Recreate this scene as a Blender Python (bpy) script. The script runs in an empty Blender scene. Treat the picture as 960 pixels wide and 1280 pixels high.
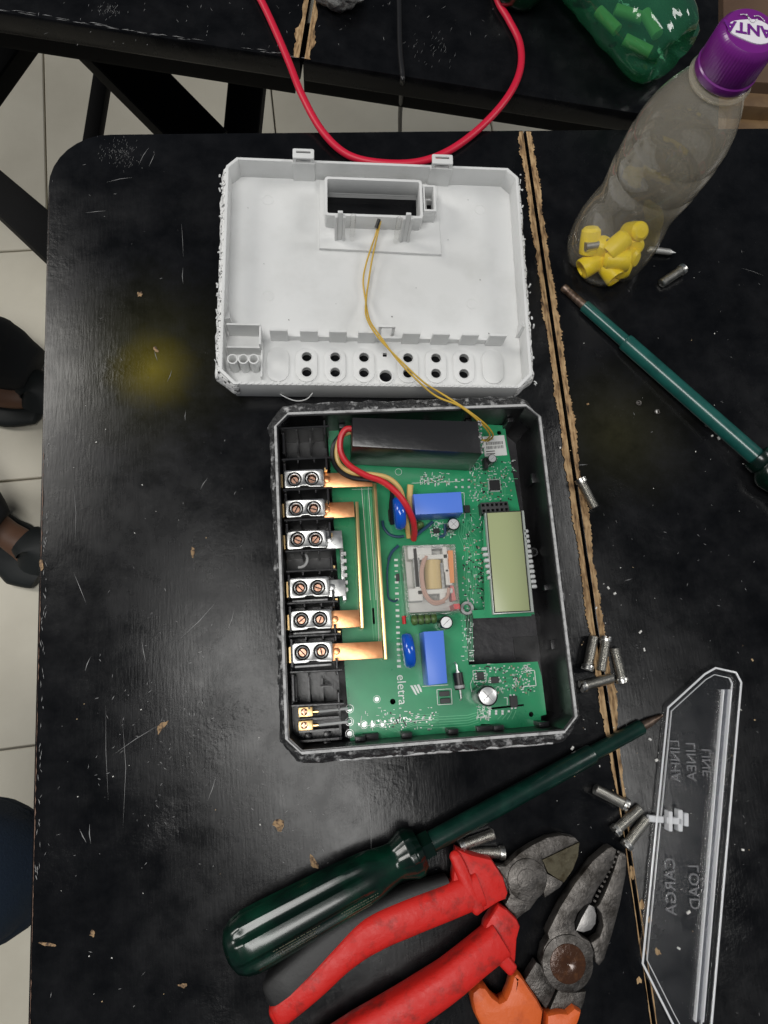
import bpy, bmesh, math, random
from mathutils import Vector, Matrix, noise
random.seed(7)
sc = bpy.context.scene
col = sc.collection

# ------------------------------------------------------------------ camera
F_PX, NX, NY, CAM_H = 870.0, -72.0, 196.0, 0.47      # focal length and nadir in 960x1280 px, height over the table
_d = Vector((NX, NY, F_PX)).normalized()
_z = -_d
_up = Vector((0, -1, 0)); _y = (_up - _z * _up.dot(_z)).normalized(); _x = _y.cross(_z)
ROT = Matrix((_x, _y, _z))                            # camera (x right, y down, z forward) -> world
def P(px, py, z=0.0):
    """world point at height z seen at pixel (px,py) of the 960x1280 photograph"""
    r = ROT @ Vector((px - 480, py - 640, F_PX)); t = (z - CAM_H) / r.z
    return Vector((r.x * t, r.y * t, z))
cam_d = bpy.data.cameras.new('camera'); cam = bpy.data.objects.new('camera', cam_d); col.objects.link(cam)
cx, cy, cz = ROT @ Vector((1, 0, 0)), ROT @ Vector((0, -1, 0)), ROT @ Vector((0, 0, -1))
cam.matrix_world = Matrix(((cx.x, cy.x, cz.x, 0), (cx.y, cy.y, cz.y, 0), (cx.z, cy.z, cz.z, CAM_H), (0, 0, 0, 1)))
cam_d.sensor_fit = 'HORIZONTAL'; cam_d.sensor_width = 36; cam_d.lens = F_PX / 960 * 36
cam_d.clip_start = 0.01; cam_d.clip_end = 50
sc.camera = cam
sc.render.resolution_x = 768; sc.render.resolution_y = 1024

# ------------------------------------------------------------------ world and lamps (indoor, ceiling tubes)
w = bpy.data.worlds.new('World'); sc.world = w; w.use_nodes = True
bg = w.node_tree.nodes['Background']; bg.inputs[0].default_value = (0.70, 0.82, 1.0, 1); bg.inputs[1].default_value = 0.085
def area(name, loc, tgt, sx, sy, power, colr):
    d = bpy.data.lights.new(name, 'AREA'); d.shape = 'ELLIPSE' if sx == sy else 'RECTANGLE'; d.size = sx; d.size_y = sy; d.energy = power; d.color = colr
    o = bpy.data.objects.new(name, d); col.objects.link(o); o.location = loc
    o.rotation_euler = (Vector(tgt) - Vector(loc)).to_track_quat('-Z', 'Y').to_euler(); return o
area('ceiling_lamp', (-0.36, -0.24, 2.1), (-0.2, 0.0, 0), 1.62, 0.50, 30, (1.0, 0.985, 0.955))
area('ceiling_lamp', (2.5, 0.7, 1.9), (0.2, 0.2, 0), 1.0, 1.0, 26, (1.0, 0.985, 0.955))
area('ceiling_lamp', (-2.7, 1.3, 1.9), (-1.1, 0.5, -0.7), 1.0, 1.2, 46, (1.0, 0.97, 0.92))
sc.view_settings.view_transform = 'Standard'; sc.view_settings.look = 'None'
sc.view_settings.exposure = 0.0; sc.view_settings.gamma = 1

# ------------------------------------------------------------------ object helpers
def tag(o, label=None, cat=None, group=None, kind=None):
    if label: o['label'] = label
    if cat: o['category'] = cat
    if group: o['group'] = group
    if kind: o['kind'] = kind
    return o
def link(name, me, mat, parent=None):
    o = bpy.data.objects.new(name, me); col.objects.link(o)
    if mat is not None and me is not None and not me.materials: me.materials.append(mat)
    if parent is not None: o.parent = parent
    return o
def thing(name, loc, ang, label, cat, group=None):
    o = bpy.data.objects.new(name, None); col.objects.link(o); o.location = loc; o.rotation_euler = (0, 0, ang)
    o.empty_display_size = 0.01
    return tag(o, label, cat, group)
class Fr:
    """local frame on the table: origin + heading; l() gives local coordinates of a pixel at absolute height z"""
    def __init__(s, o, ang=0.0): s.o = Vector((o[0], o[1], 0)); s.a = ang; s.c = math.cos(-ang); s.s = math.sin(-ang)
    def w(s, p):
        q = p - s.o; return Vector((q.x * s.c - q.y * s.s, q.x * s.s + q.y * s.c, p.z))
    def l(s, px, py, z=0.0): return s.w(P(px, py, z))
class B:
    """mesh builder: many shapes, one mesh object"""
    def __init__(s): s.bm = bmesh.new()
    def raw(s, vs, fs):
        v = [s.bm.verts.new(p) for p in vs]
        for f in fs:
            try: s.bm.faces.new([v[i] for i in f])
            except ValueError: pass
        return v
    def box(s, c, size, rz=0.0, bev=0.0, seg=2, taper=1.0):
        b = bmesh.new(); bmesh.ops.create_cube(b, size=1)
        for v in b.verts:
            k = taper if v.co.z > 0 else 1
            v.co = Vector((v.co.x * size[0] * k, v.co.y * size[1] * k, v.co.z * size[2]))
        if bev > 0: bmesh.ops.bevel(b, geom=b.edges[:], offset=bev, segments=seg, affect='EDGES', profile=0.6)
        R = Matrix.Rotation(rz, 3, 'Z'); c = Vector(c)
        b.verts.index_update()
        s.raw([R @ v.co + c for v in b.verts], [[v.index for v in f.verts] for f in b.faces]); b.free(); return s
    def quadbox(s, q, z0, z1):
        """prism on a 4 (or n) point footprint"""
        n = len(q)
        area_ = sum(q[i][0] * q[(i + 1) % n][1] - q[(i + 1) % n][0] * q[i][1] for i in range(n))
        if area_ < 0: q = q[::-1]
        vs = [Vector((p[0], p[1], z0)) for p in q] + [Vector((p[0], p[1], z1)) for p in q]
        fs = [list(range(n))[::-1], list(range(n, 2 * n))] + [[i, (i + 1) % n, n + (i + 1) % n, n + i] for i in range(n)]
        s.raw(vs, fs); return s
    def flat(s, q, z):
        n = len(q)
        if sum(q[i][0] * q[(i + 1) % n][1] - q[(i + 1) % n][0] * q[i][1] for i in range(n)) < 0: q = q[::-1]
        s.raw([Vector((p[0], p[1], z)) for p in q], [list(range(n))]); return s
    def tube(s, pts, r, n=10, caps=True, ry=None, ex=1.0, smooth=0):
        """sweep of an ellipse (half width r, half height ry, superellipse exponent ex) along pts; r/ry number or list"""
        pts = [Vector(p) for p in pts]; m = len(pts)
        R = list(r) if isinstance(r, (list, tuple)) else [r] * m
        H = R if ry is None else (list(ry) if isinstance(ry, (list, tuple)) else [ry] * m)
        if smooth: pts, R, H = catmull(pts, R, H, smooth)
        m = len(pts); rings = []; prev = None
        for i in range(m):
            t = (pts[min(i + 1, m - 1)] - pts[max(i - 1, 0)]).normalized()
            if ry is None and prev is not None:
                side = (prev - t * prev.dot(t)).normalized()
            else:
                side = t.cross(Vector((0, 0, 1)))
                side = side.normalized() if side.length > 0.15 else (prev if prev is not None else Vector((1, 0, 0)))
                side = (side - t * side.dot(t)).normalized()
            prev = side; up = side.cross(t).normalized()
            ring = []
            for k in range(n):
                a = 2 * math.pi * k / n; ca, sa = math.cos(a), math.sin(a)
                ca = math.copysign(abs(ca) ** ex, ca); sa = math.copysign(abs(sa) ** ex, sa)
                ring.append(s.bm.verts.new(pts[i] + side * (R[i] * ca) + up * (H[i] * sa)))
            rings.append(ring)
        for i in range(m - 1):
            for k in range(n):
                s.bm.faces.new([rings[i][k], rings[i][(k + 1) % n], rings[i + 1][(k + 1) % n], rings[i + 1][k]])
        if caps:
            s.bm.faces.new(rings[0][::-1]); s.bm.faces.new(rings[-1])
        return s
    def lathe(s, prof, n=32, mat=None, fr=None, closed=False):
        """prof: list of (r,z); mat: Matrix placing the axis; fr(a, r, z)->r lets the radius vary round the axis"""
        M = mat or Matrix(); rings = []
        for r, z in prof:
            ring = []
            for k in range(n):
                a = 2 * math.pi * k / n; rr = fr(a, r, z) if fr else r
                ring.append(s.bm.verts.new(M @ Vector((rr * math.cos(a), rr * math.sin(a), z))))
            rings.append(ring)
        for i in range(len(prof) - 1):
            for k in range(n):
                s.bm.faces.new([rings[i][k], rings[i][(k + 1) % n], rings[i + 1][(k + 1) % n], rings[i + 1][k]])
        if closed:
            s.bm.faces.new(rings[0][::-1]); s.bm.faces.new(rings[-1])
        return s
    def cyl(s, c, r, z0, z1, n=20, bev=0.0):
        pr = [(r, z0), (r, z1)] if bev == 0 else [(r, z0), (r, z1 - bev), (r - bev * 0.3, z1 - bev * 0.3), (r - bev, z1)]
        return s.lathe(pr, n, Matrix.Translation((c[0], c[1], 0)), closed=True)
    def build(s, name, mat, parent=None, sharp=35, kind=None):
        bmesh.ops.recalc_face_normals(s.bm, faces=s.bm.faces[:])
        me = bpy.data.meshes.new(name); s.bm.to_mesh(me); s.bm.free()
        if sharp:
            for p in me.polygons: p.use_smooth = True
            me.set_sharp_from_angle(angle=math.radians(sharp))
        o = link(name, me, mat, parent)
        if kind: o['kind'] = kind
        return o
def catmull(pts, R, H, k):
    n = len(pts); oP, oR, oH = [], [], []
    for i in range(n - 1):
        p0, p1, p2, p3 = pts[max(i - 1, 0)], pts[i], pts[i + 1], pts[min(i + 2, n - 1)]
        for j in range(k):
            t = j / k
            oP.append(0.5 * ((2 * p1) + (p2 - p0) * t + (2 * p0 - 5 * p1 + 4 * p2 - p3) * t * t + (3 * p1 - p0 - 3 * p2 + p3) * t ** 3))
            oR.append(R[i] + (R[i + 1] - R[i]) * t); oH.append(H[i] + (H[i + 1] - H[i]) * t)
    oP.append(pts[-1]); oR.append(R[-1]); oH.append(H[-1])
    return oP, oR, oH
def plate(name, outer, holes, z0, z1, mat, parent=None, bev=0.0, sharp=35, kind=None):
    """flat piece with holes, real thickness and rounded edges"""
    cu = bpy.data.curves.new(name, 'CURVE'); cu.dimensions = '2D'; cu.fill_mode = 'BOTH'
    for loop in [outer] + list(holes):
        sp = cu.splines.new('POLY'); sp.points.add(len(loop) - 1); sp.use_cyclic_u = True
        for p, q in zip(sp.points, loop): p.co = (q[0], q[1], 0, 1)
    cu.extrude = (z1 - z0) / 2 - bev; cu.bevel_depth = bev; cu.bevel_resolution = 1; cu.offset = -bev
    o = bpy.data.objects.new(name, cu); col.objects.link(o); bpy.context.view_layer.update()
    me = bpy.data.meshes.new_from_object(o.evaluated_get(bpy.context.evaluated_depsgraph_get()))
    bpy.data.objects.remove(o); bpy.data.curves.remove(cu)
    for v in me.vertices: v.co.z += (z0 + z1) / 2
    bm = bmesh.new(); bm.from_mesh(me); bmesh.ops.remove_doubles(bm, verts=bm.verts[:], dist=1e-6)
    bmesh.ops.recalc_face_normals(bm, faces=bm.faces[:]); bm.to_mesh(me); bm.free()
    for p in me.polygons: p.use_smooth = True
    me.set_sharp_from_angle(angle=math.radians(sharp))
    me.name = name; me.materials.clear()
    ob = link(name, me, mat, parent)
    if kind: ob['kind'] = kind
    return ob
def circle(c, r, n=20): return [(c[0] + r * math.cos(2 * math.pi * i / n), c[1] + r * math.sin(2 * math.pi * i / n)) for i in range(n)]
def pill(c, hw, hh, n=8):
    """upright stadium"""
    out = []
    for i in range(n + 1): a = math.pi * i / n; out.append((c[0] + hw * math.cos(a), c[1] + hh - hw + hw * math.sin(a)))
    for i in range(n + 1): a = math.pi + math.pi * i / n; out.append((c[0] + hw * math.cos(a), c[1] - hh + hw + hw * math.sin(a)))
    return out
def chamfer(x0, y0, x1, y1, c):
    c = c if isinstance(c, (list, tuple)) else [c] * 4      # bl, br, tr, tl
    return [(x0 + c[0], y0), (x1 - c[1], y0), (x1, y0 + c[1]), (x1, y1 - c[2]), (x1 - c[2], y1), (x0 + c[3], y1), (x0, y1 - c[3]), (x0, y0 + c[0])]
def text_obj(name, body, size, M, depth, mat, parent, space=1.0, bold=0.0):
    cu = bpy.data.curves.new(name, 'FONT'); cu.body = body; cu.size = size; cu.extrude = depth; cu.align_x = 'CENTER'; cu.align_y = 'CENTER'
    cu.space_character = space; cu.offset = bold; cu.resolution_u = 3
    o = bpy.data.objects.new(name, cu); col.objects.link(o); bpy.context.view_layer.update()
    me = bpy.data.meshes.new_from_object(o.evaluated_get(bpy.context.evaluated_depsgraph_get()))
    bpy.data.objects.remove(o); bpy.data.curves.remove(cu)
    me.transform(M); me.name = name; me.materials.clear()
    if M.determinant() < 0: me.flip_normals()
    return link(name, me, mat, parent)

# ------------------------------------------------------------------ materials
def mat(name, colr, rough=0.5, metal=0.0, spec=0.5, coat=0.0, bump=None, var=None, rvar=None, sheen=0, sub=0):
    """principled + optional noise bump (scale,strength,dist), colour variation (scale, colour2, lo, hi), roughness variation (scale, lo, hi)"""
    m = bpy.data.materials.new(name); m.use_nodes = True; nt = m.node_tree; N, L = nt.nodes, nt.links
    b = N['Principled BSDF']; b.inputs['Base Color'].default_value = (*colr, 1); b.inputs['Roughness'].default_value = rough
    b.inputs['Metallic'].default_value = metal; b.inputs['Specular IOR Level'].default_value = spec; b.inputs['Coat Weight'].default_value = coat
    b.inputs['Coat Roughness'].default_value = 0.12
    if sub: b.inputs['Subsurface Weight'].default_value = sub; b.inputs['Subsurface Scale'].default_value = 0.004
    tc = N.new('ShaderNodeTexCoord')
    def nz(scale, detail=5, rough_=0.6):
        n = N.new('ShaderNodeTexNoise'); n.inputs['Scale'].default_value = scale; n.inputs['Detail'].default_value = detail; n.inputs['Roughness'].default_value = rough_
        L.new(tc.outputs['Object'], n.inputs['Vector']); return n
    if var:
        n = nz(var[0]); r = N.new('ShaderNodeValToRGB'); r.color_ramp.elements[0].position = var[2]; r.color_ramp.elements[1].position = var[3]
        r.color_ramp.elements[0].color = (*colr, 1); r.color_ramp.elements[1].color = (*var[1], 1)
        L.new(n.outputs['Fac'], r.inputs['Fac']); L.new(r.outputs['Color'], b.inputs['Base Color'])
    if rvar:
        n = nz(rvar[0]); mr = N.new('ShaderNodeMapRange'); mr.inputs['From Min'].default_value = 0.3; mr.inputs['From Max'].default_value = 0.7
        mr.inputs['To Min'].default_value = rvar[1]; mr.inputs['To Max'].default_value = rvar[2]
        L.new(n.outputs['Fac'], mr.inputs['Value']); L.new(mr.outputs['Result'], b.inputs['Roughness'])
    if bump:
        n = nz(bump[0]); bp = N.new('ShaderNodeBump'); bp.inputs['Strength'].default_value = bump[1]; bp.inputs['Distance'].default_value = bump[2]
        L.new(n.outputs['Fac'], bp.inputs['Height']); L.new(bp.outputs['Normal'], b.inputs['Normal'])
    return m
def clear(name, tint, haze, hazecol, gl_rough=0.06, ior=1.45, bump=None, zramp=None):
    """thin clear plastic: see-through + a share of milky diffuse + Fresnel gloss"""
    m = bpy.data.materials.new(name); m.use_nodes = True; nt = m.node_tree; N, L = nt.nodes, nt.links
    N.remove(N['Principled BSDF']); out = N['Material Output']
    tr = N.new('ShaderNodeBsdfTransparent'); tr.inputs[0].default_value = (*tint, 1)
    df = N.new('ShaderNodeBsdfDiffuse'); df.inputs[0].default_value = (*hazecol, 1)
    gl = N.new('ShaderNodeBsdfGlossy'); gl.inputs[0].default_value = (1, 1, 1, 1); gl.inputs['Roughness'].default_value = gl_rough
    m1 = N.new('ShaderNodeMixShader'); m1.inputs[0].default_value = haze; L.new(tr.outputs[0], m1.inputs[1]); L.new(df.outputs[0], m1.inputs[2])
    fr = N.new('ShaderNodeFresnel'); ge = N.new('ShaderNodeNewGeometry'); im = N.new('ShaderNodeMapRange')
    im.inputs['To Min'].default_value = ior; im.inputs['To Max'].default_value = 1 / ior; L.new(ge.outputs['Backfacing'], im.inputs['Value']); L.new(im.outputs[0], fr.inputs[0])
    m2 = N.new('ShaderNodeMixShader'); L.new(fr.outputs[0], m2.inputs[0]); L.new(m1.outputs[0], m2.inputs[1]); L.new(gl.outputs[0], m2.inputs[2])
    L.new(m2.outputs[0], out.inputs[0])
    if bump:
        tc = N.new('ShaderNodeTexCoord'); n = N.new('ShaderNodeTexNoise'); n.inputs['Scale'].default_value = bump[0]; n.inputs['Detail'].default_value = 3
        L.new(tc.outputs['Object'], n.inputs['Vector']); bp = N.new('ShaderNodeBump'); bp.inputs['Strength'].default_value = bump[1]; bp.inputs['Distance'].default_value = bump[2]
        L.new(n.outputs['Fac'], bp.inputs['Height']); L.new(bp.outputs[0], gl.inputs['Normal']); L.new(bp.outputs[0], df.inputs['Normal'])
        mr = N.new('ShaderNodeMapRange'); mr.inputs['To Min'].default_value = haze * 0.75; mr.inputs['To Max'].default_value = min(1, haze * 1.3)
        n2 = N.new('ShaderNodeTexNoise'); n2.inputs['Scale'].default_value = bump[0] * 0.6; n2.inputs['Detail'].default_value = 6
        L.new(tc.outputs['Object'], n2.inputs['Vector']); L.new(n2.outputs['Fac'], mr.inputs['Value']); src = mr.outputs[0]
        if zramp:                                        # scuffing grows from the clear foot to the rubbed body
            sx = N.new('ShaderNodeSeparateXYZ'); L.new(tc.outputs['Object'], sx.inputs[0]); zr = N.new('ShaderNodeMapRange'); zr.interpolation_type = 'SMOOTHSTEP'
            zr.inputs['From Min'].default_value, zr.inputs['From Max'].default_value, zr.inputs['To Min'].default_value, zr.inputs['To Max'].default_value = zramp[0], zramp[1], zramp[2], 1.0
            L.new(sx.outputs['Z'], zr.inputs['Value']); mm = N.new('ShaderNodeMath'); mm.operation = 'MULTIPLY'; L.new(src, mm.inputs[0]); L.new(zr.outputs[0], mm.inputs[1]); src = mm.outputs[0]
        L.new(src, m1.inputs[0])
    return m

def table_material(name, tint_spots=None):
    m = bpy.data.materials.new(name); m.use_nodes = True; nt = m.node_tree; N, L = nt.nodes, nt.links
    b = N['Principled BSDF']; tc = N.new('ShaderNodeTexCoord')
    def mapping(sx, sy, sz=1):
        mp = N.new('ShaderNodeMapping'); mp.inputs['Scale'].default_value = (sx, sy, sz); L.new(tc.outputs['Object'], mp.inputs['Vector']); return mp
    def nz(scale, detail, rough_, vec):
        n = N.new('ShaderNodeTexNoise'); n.inputs['Scale'].default_value = scale; n.inputs['Detail'].default_value = detail; n.inputs['Roughness'].default_value = rough_
        L.new(vec.outputs[0], n.inputs['Vector']); return n
    def rng(src, a, b_, c, d):
        r = N.new('ShaderNodeMapRange'); r.inputs['From Min'].default_value = a; r.inputs['From Max'].default_value = b_; r.inputs['To Min'].default_value = c; r.inputs['To Max'].default_value = d
        L.new(src, r.inputs['Value']); return r.outputs[0]
    def mth(op, a, b_):
        n = N.new('ShaderNodeMath'); n.operation = op
        for i, x in enumerate((a, b_)):
            if isinstance(x, (int, float)): n.inputs[i].default_value = x
            else: L.new(x, n.inputs[i])
        return n.outputs[0]
    iso = mapping(1, 1); grain = mapping(9, 1)
    n_big = nz(9, 4, 0.55, iso); n_mid = nz(38, 6, 0.65, iso); n_fine = nz(420, 4, 0.6, iso); n_gr = nz(70, 5, 0.6, grain)
    cr = N.new('ShaderNodeValToRGB'); cr.color_ramp.elements[0].position = 0.35; cr.color_ramp.elements[1].position = 0.72
    cr.color_ramp.elements[0].color = (0.0026, 0.0028, 0.0034, 1); cr.color_ramp.elements[1].color = (0.0070, 0.0072, 0.0082, 1)
    L.new(n_mid.outputs['Fac'], cr.inputs['Fac']); colr = cr.outputs['Color']
    # pale rubbed dust specks
    sp = rng(n_fine.outputs['Fac'], 0.70, 0.80, 0, 1); sp = mth('MULTIPLY', sp, rng(n_big.outputs['Fac'], 0.45, 0.62, 0, 0.75))
    mx = N.new('ShaderNodeMix'); mx.data_type = 'RGBA'; L.new(sp, mx.inputs['Factor']); L.new(colr, mx.inputs[6]); mx.inputs[7].default_value = (0.16, 0.155, 0.15, 1); colr = mx.outputs[2]
    if tint_spots:  # soft round tints mixed over the base colour, painted lamp glow included
        for (sx, sy, r, sc_, amt) in tint_spots:
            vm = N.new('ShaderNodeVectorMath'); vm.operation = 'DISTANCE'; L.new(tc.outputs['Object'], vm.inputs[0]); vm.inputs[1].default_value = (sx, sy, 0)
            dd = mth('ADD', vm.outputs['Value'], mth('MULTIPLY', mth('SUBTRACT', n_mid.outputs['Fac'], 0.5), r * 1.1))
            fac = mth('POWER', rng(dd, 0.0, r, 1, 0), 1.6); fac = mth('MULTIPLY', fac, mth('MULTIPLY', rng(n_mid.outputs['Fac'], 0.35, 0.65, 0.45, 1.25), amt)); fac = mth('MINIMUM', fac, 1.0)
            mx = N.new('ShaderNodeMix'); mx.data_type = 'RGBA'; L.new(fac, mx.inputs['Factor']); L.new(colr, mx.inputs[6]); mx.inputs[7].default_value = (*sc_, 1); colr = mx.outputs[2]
    L.new(colr, b.inputs['Base Color'])
    ro = mth('ADD', rng(n_big.outputs['Fac'], 0.35, 0.65, 0.17, 0.28), rng(n_mid.outputs['Fac'], 0.3, 0.7, -0.05, 0.09))
    L.new(ro, b.inputs['Roughness']); b.inputs['Specular IOR Level'].default_value = 0.24
    patch = rng(nz(13, 3, 0.5, iso).outputs['Fac'], 0.57, 0.74, 0.04, 0.7)
    h = mth('MULTIPLY', nz(240, 5, 0.62, iso).outputs['Fac'], patch)
    h = mth('ADD', h, mth('MULTIPLY', n_gr.outputs['Fac'], 0.12)); h = mth('ADD', h, mth('MULTIPLY', n_mid.outputs['Fac'], 0.24))
    bp = N.new('ShaderNodeBump'); bp.inputs['Strength'].default_value = 0.55; bp.inputs['Distance'].default_value = 0.0011; L.new(h, bp.inputs['Height']); L.new(bp.outputs[0], b.inputs['Normal'])
    return m

M = {}
def wood_material(name):
    m = bpy.data.materials.new(name); m.use_nodes = True; N, L = m.node_tree.nodes, m.node_tree.links; b = N['Principled BSDF']; b.inputs['Roughness'].default_value = 0.85
    tc = N.new('ShaderNodeTexCoord'); mp = N.new('ShaderNodeMapping'); mp.inputs['Scale'].default_value = (1, .16, 1); L.new(tc.outputs['Object'], mp.inputs[0])
    n = N.new('ShaderNodeTexNoise'); n.inputs['Scale'].default_value = 620; n.inputs['Detail'].default_value = 5; L.new(mp.outputs[0], n.inputs[0])
    n2 = N.new('ShaderNodeTexNoise'); n2.inputs['Scale'].default_value = 130; n2.inputs['Detail'].default_value = 4; L.new(tc.outputs['Object'], n2.inputs[0])
    ad = N.new('ShaderNodeMath'); ad.operation = 'ADD'; ml = N.new('ShaderNodeMath'); ml.operation = 'MULTIPLY'; ml.inputs[1].default_value = .55; L.new(n2.outputs[0], ml.inputs[0]); L.new(n.outputs[0], ad.inputs[0]); L.new(ml.outputs[0], ad.inputs[1])
    r = N.new('ShaderNodeValToRGB'); e = r.color_ramp.elements; e[0].position = .52; e[0].color = (.030, .017, .010, 1); e[1].position = .92; e[1].color = (.46, .31, .16, 1); k = e.new(.70); k.color = (.26, .155, .07, 1)
    L.new(ad.outputs[0], r.inputs[0]); L.new(r.outputs[0], b.inputs['Base Color'])
    bp = N.new('ShaderNodeBump'); bp.inputs['Strength'].default_value = 1; bp.inputs['Distance'].default_value = .0012; L.new(ad.outputs[0], bp.inputs['Height']); L.new(bp.outputs[0], b.inputs['Normal'])
    return m
M['rawwood'] = wood_material('raw_chipboard')
M['scratch'] = mat('scratch_grey', (0.21, 0.21, 0.21), 0.5)
M['chip'] = mat('bare_wood_chip', (0.34, 0.22, 0.115), 0.8, var=(420, (0.05, 0.03, 0.02), 0.44, 0.60), bump=(600, 1, .0008))
M['edge'] = mat('worn_edge', (0.012, 0.011, 0.011), 0.45, var=(60, (0.13, 0.06, 0.035), 0.60, 0.70))
M['edgewood'] = mat('worn_edge_wood', (0.17, 0.10, 0.07), 0.8)
M['beam'] = mat('black_beam', (0.0035, 0.0035, 0.004), 0.75, spec=0.2, bump=(80, 0.3, 0.001))
M['tile'] = mat('beige_tile', (0.68, 0.64, 0.53), 0.45, var=(4.5, (0.58, 0.54, 0.44), 0.40, 0.72), bump=(40, 0.05, 0.001))
M['grout'] = mat('grout', (0.36, 0.33, 0.28), 0.9)
M['white'] = mat('white_abs', (0.68, 0.685, 0.68), 0.42, spec=0.4, bump=(900, 0.05, 0.0003), var=(26, (0.60, 0.605, 0.595), 0.45, 0.72), rvar=(40, .34, .55))
M['cutwhite'] = mat('rough_cut_white', (0.78, 0.78, 0.77), 0.8, var=(420, (0.03, 0.03, 0.03), 0.55, 0.62), bump=(500, 1.0, 0.001))
M['black'] = mat('black_abs', (0.011, 0.011, 0.012), 0.32, bump=(700, 0.12, 0.0004), rvar=(60, 0.24, 0.46))
M['blackfloor'] = mat('black_satin', (0.022, 0.021, 0.024), 0.36, bump=(160, 0.5, 0.0006), rvar=(90, 0.3, 0.5))
M['rim'] = mat('scuffed_rim', (0.42, 0.42, 0.42), 0.5, var=(160, (0.12, 0.12, 0.12), 0.48, 0.70), bump=(500, 0.5, 0.0005))
M['cutblack'] = mat('rough_cut_black', (0.022, 0.022, 0.023), 0.45, var=(190, (0.42, 0.42, 0.42), 0.54, 0.70), bump=(420, 1.0, 0.0012))
M['ribblack'] = mat('terminal_black', (0.016, 0.016, 0.017), 0.28, bump=(500, 0.25, 0.0004))
M['pcb'] = mat('solder_mask', (0.022, 0.300, 0.125), 0.30, coat=0.5, var=(24, (0.016, 0.235, 0.100), 0.40, 0.65), rvar=(40, 0.24, 0.4))
M['trace'] = mat('trace_green', (0.12, 0.46, 0.24), 0.35)
M['silk'] = mat('silkscreen', (0.72, 0.76, 0.72), 0.6)
M['pad'] = mat('solder', (0.72, 0.73, 0.72), 0.30, 0.45)
M['smd'] = mat('smd_black', (0.014, 0.014, 0.015), 0.42)
M['smdtan'] = mat('smd_tan', (0.30, 0.24, 0.16), 0.5)
M['steel'] = mat('zinc_steel', (0.64, 0.63, 0.60), 0.33, 1.0, bump=(900, 0.15, 0.0003), rvar=(300, 0.26, 0.46))
M['tin'] = mat('nickel_terminal', (0.52, 0.52, 0.51), 0.34, 1.0, rvar=(300, 0.26, 0.44))
M['copper'] = mat('copper_strap', (0.86, 0.42, 0.20), 0.34, 1.0, var=(110, (0.74, 0.30, 0.13), 0.40, 0.66), bump=(400, 0.2, 0.0003))
M['brass'] = mat('brass_edge', (0.86, 0.60, 0.28), 0.35, 1.0)
M['screwcu'] = mat('copper_screw', (0.72, 0.42, 0.30), 0.35, 1.0, var=(500, (0.42, 0.22, 0.15), 0.45, 0.62))
M['gap'] = mat('dark_recess', (0.006, 0.006, 0.006), 0.6)
M['bluebox'] = mat('blue_capacitor', (0.085, 0.20, 0.70), 0.38, spec=0.4)
M['bluedisc'] = mat('blue_varistor', (0.006, 0.085, 0.52), 0.16, coat=0.5)
M['shrink'] = mat('black_shrink', (0.014, 0.014, 0.015), 0.30, coat=0.15, bump=(60, 0.35, 0.0012))
M['glue'] = mat('hot_glue', (0.34, 0.34, 0.34), 0.5, bump=(600, 1, 0.001), var=(500, (0.04, 0.04, 0.04), 0.42, 0.6))
M['redwire'] = mat('red_wire', (0.56, 0.020, 0.030), 0.38)
M['yelwire'] = mat('yellow_wire', (0.56, 0.36, 0.045), 0.42)
M['tanwire'] = mat('tan_wire', (0.62, 0.42, 0.15), 0.42)
M['blkwire'] = mat('black_wire', (0.012, 0.012, 0.013), 0.38)
M['bluewire'] = mat('blue_wire', (0.02, 0.06, 0.12), 0.38)
M['redcable'] = mat('red_cable', (0.58, 0.010, 0.040), 0.42, bump=(60, 0.1, 0.0005))
M['lcd'] = mat('lcd_film', (0.335, 0.375, 0.200), 0.30, spec=0.4)
M['lcdedge'] = mat('lcd_edge', (0.03, 0.03, 0.025), 0.3)
M['glassedge'] = mat('glass_edge', (0.42, 0.45, 0.42), 0.2)
M['alu'] = mat('capacitor_top', (0.80, 0.80, 0.79), 0.36, 0.8)
M['sleeve'] = mat('capacitor_sleeve', (0.012, 0.014, 0.014), 0.2, coat=0.3)
M['olive'] = mat('olive_resistor', (0.075, 0.14, 0.035), 0.4)
M['band'] = mat('dark_band', (0.02, 0.03, 0.015), 0.4)
M['relayclear'] = clear('relay_case', (0.985, 0.985, 0.98), 0.06, (0.72, 0.70, 0.66), 0.12)
M['relaywhite'] = mat('relay_frame', (0.70, 0.69, 0.66), 0.5)
M['coil'] = mat('relay_coil', (0.62, 0.46, 0.20), 0.45, bump=(900, 0.4, 0.0004))
M['pinkwire'] = mat('relay_braid', (0.50, 0.30, 0.24), 0.5)
M['orange'] = mat('relay_orange', (0.75, 0.26, 0.06), 0.45)
M['redplastic'] = mat('relay_red', (0.62, 0.02, 0.03), 0.4)
M['label'] = mat('paper_label', (0.72, 0.73, 0.71), 0.6)
M['ink'] = mat('label_ink', (0.03, 0.03, 0.03), 0.6)
M['greenhandle'] = mat('green_acetate', (0.0012, 0.0085, 0.0055), 0.24, spec=0.5, coat=0.2, var=(26, (0.0022, 0.040, 0.020), 0.44, 0.72))
M['greensleeve'] = mat('green_sleeve', (0.0022, 0.018, 0.013), 0.28, coat=0.3, bump=(160, 0.15, 0.0005), var=(90, (0.005, 0.032, 0.022), 0.45, 0.7))
M['tealsleeve'] = mat('teal_sleeve', (0.010, 0.085, 0.072), 0.28, coat=0.3, bump=(160, 0.15, 0.0005), var=(70, (0.006, 0.055, 0.048), 0.45, 0.7))
M['blade'] = mat('worn_blade', (0.20, 0.15, 0.12), 0.42, 0.8, var=(200, (0.08, 0.05, 0.035), 0.4, 0.6))
M['print'] = mat('faded_print', (0.10, 0.095, 0.06), 0.6)
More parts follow.
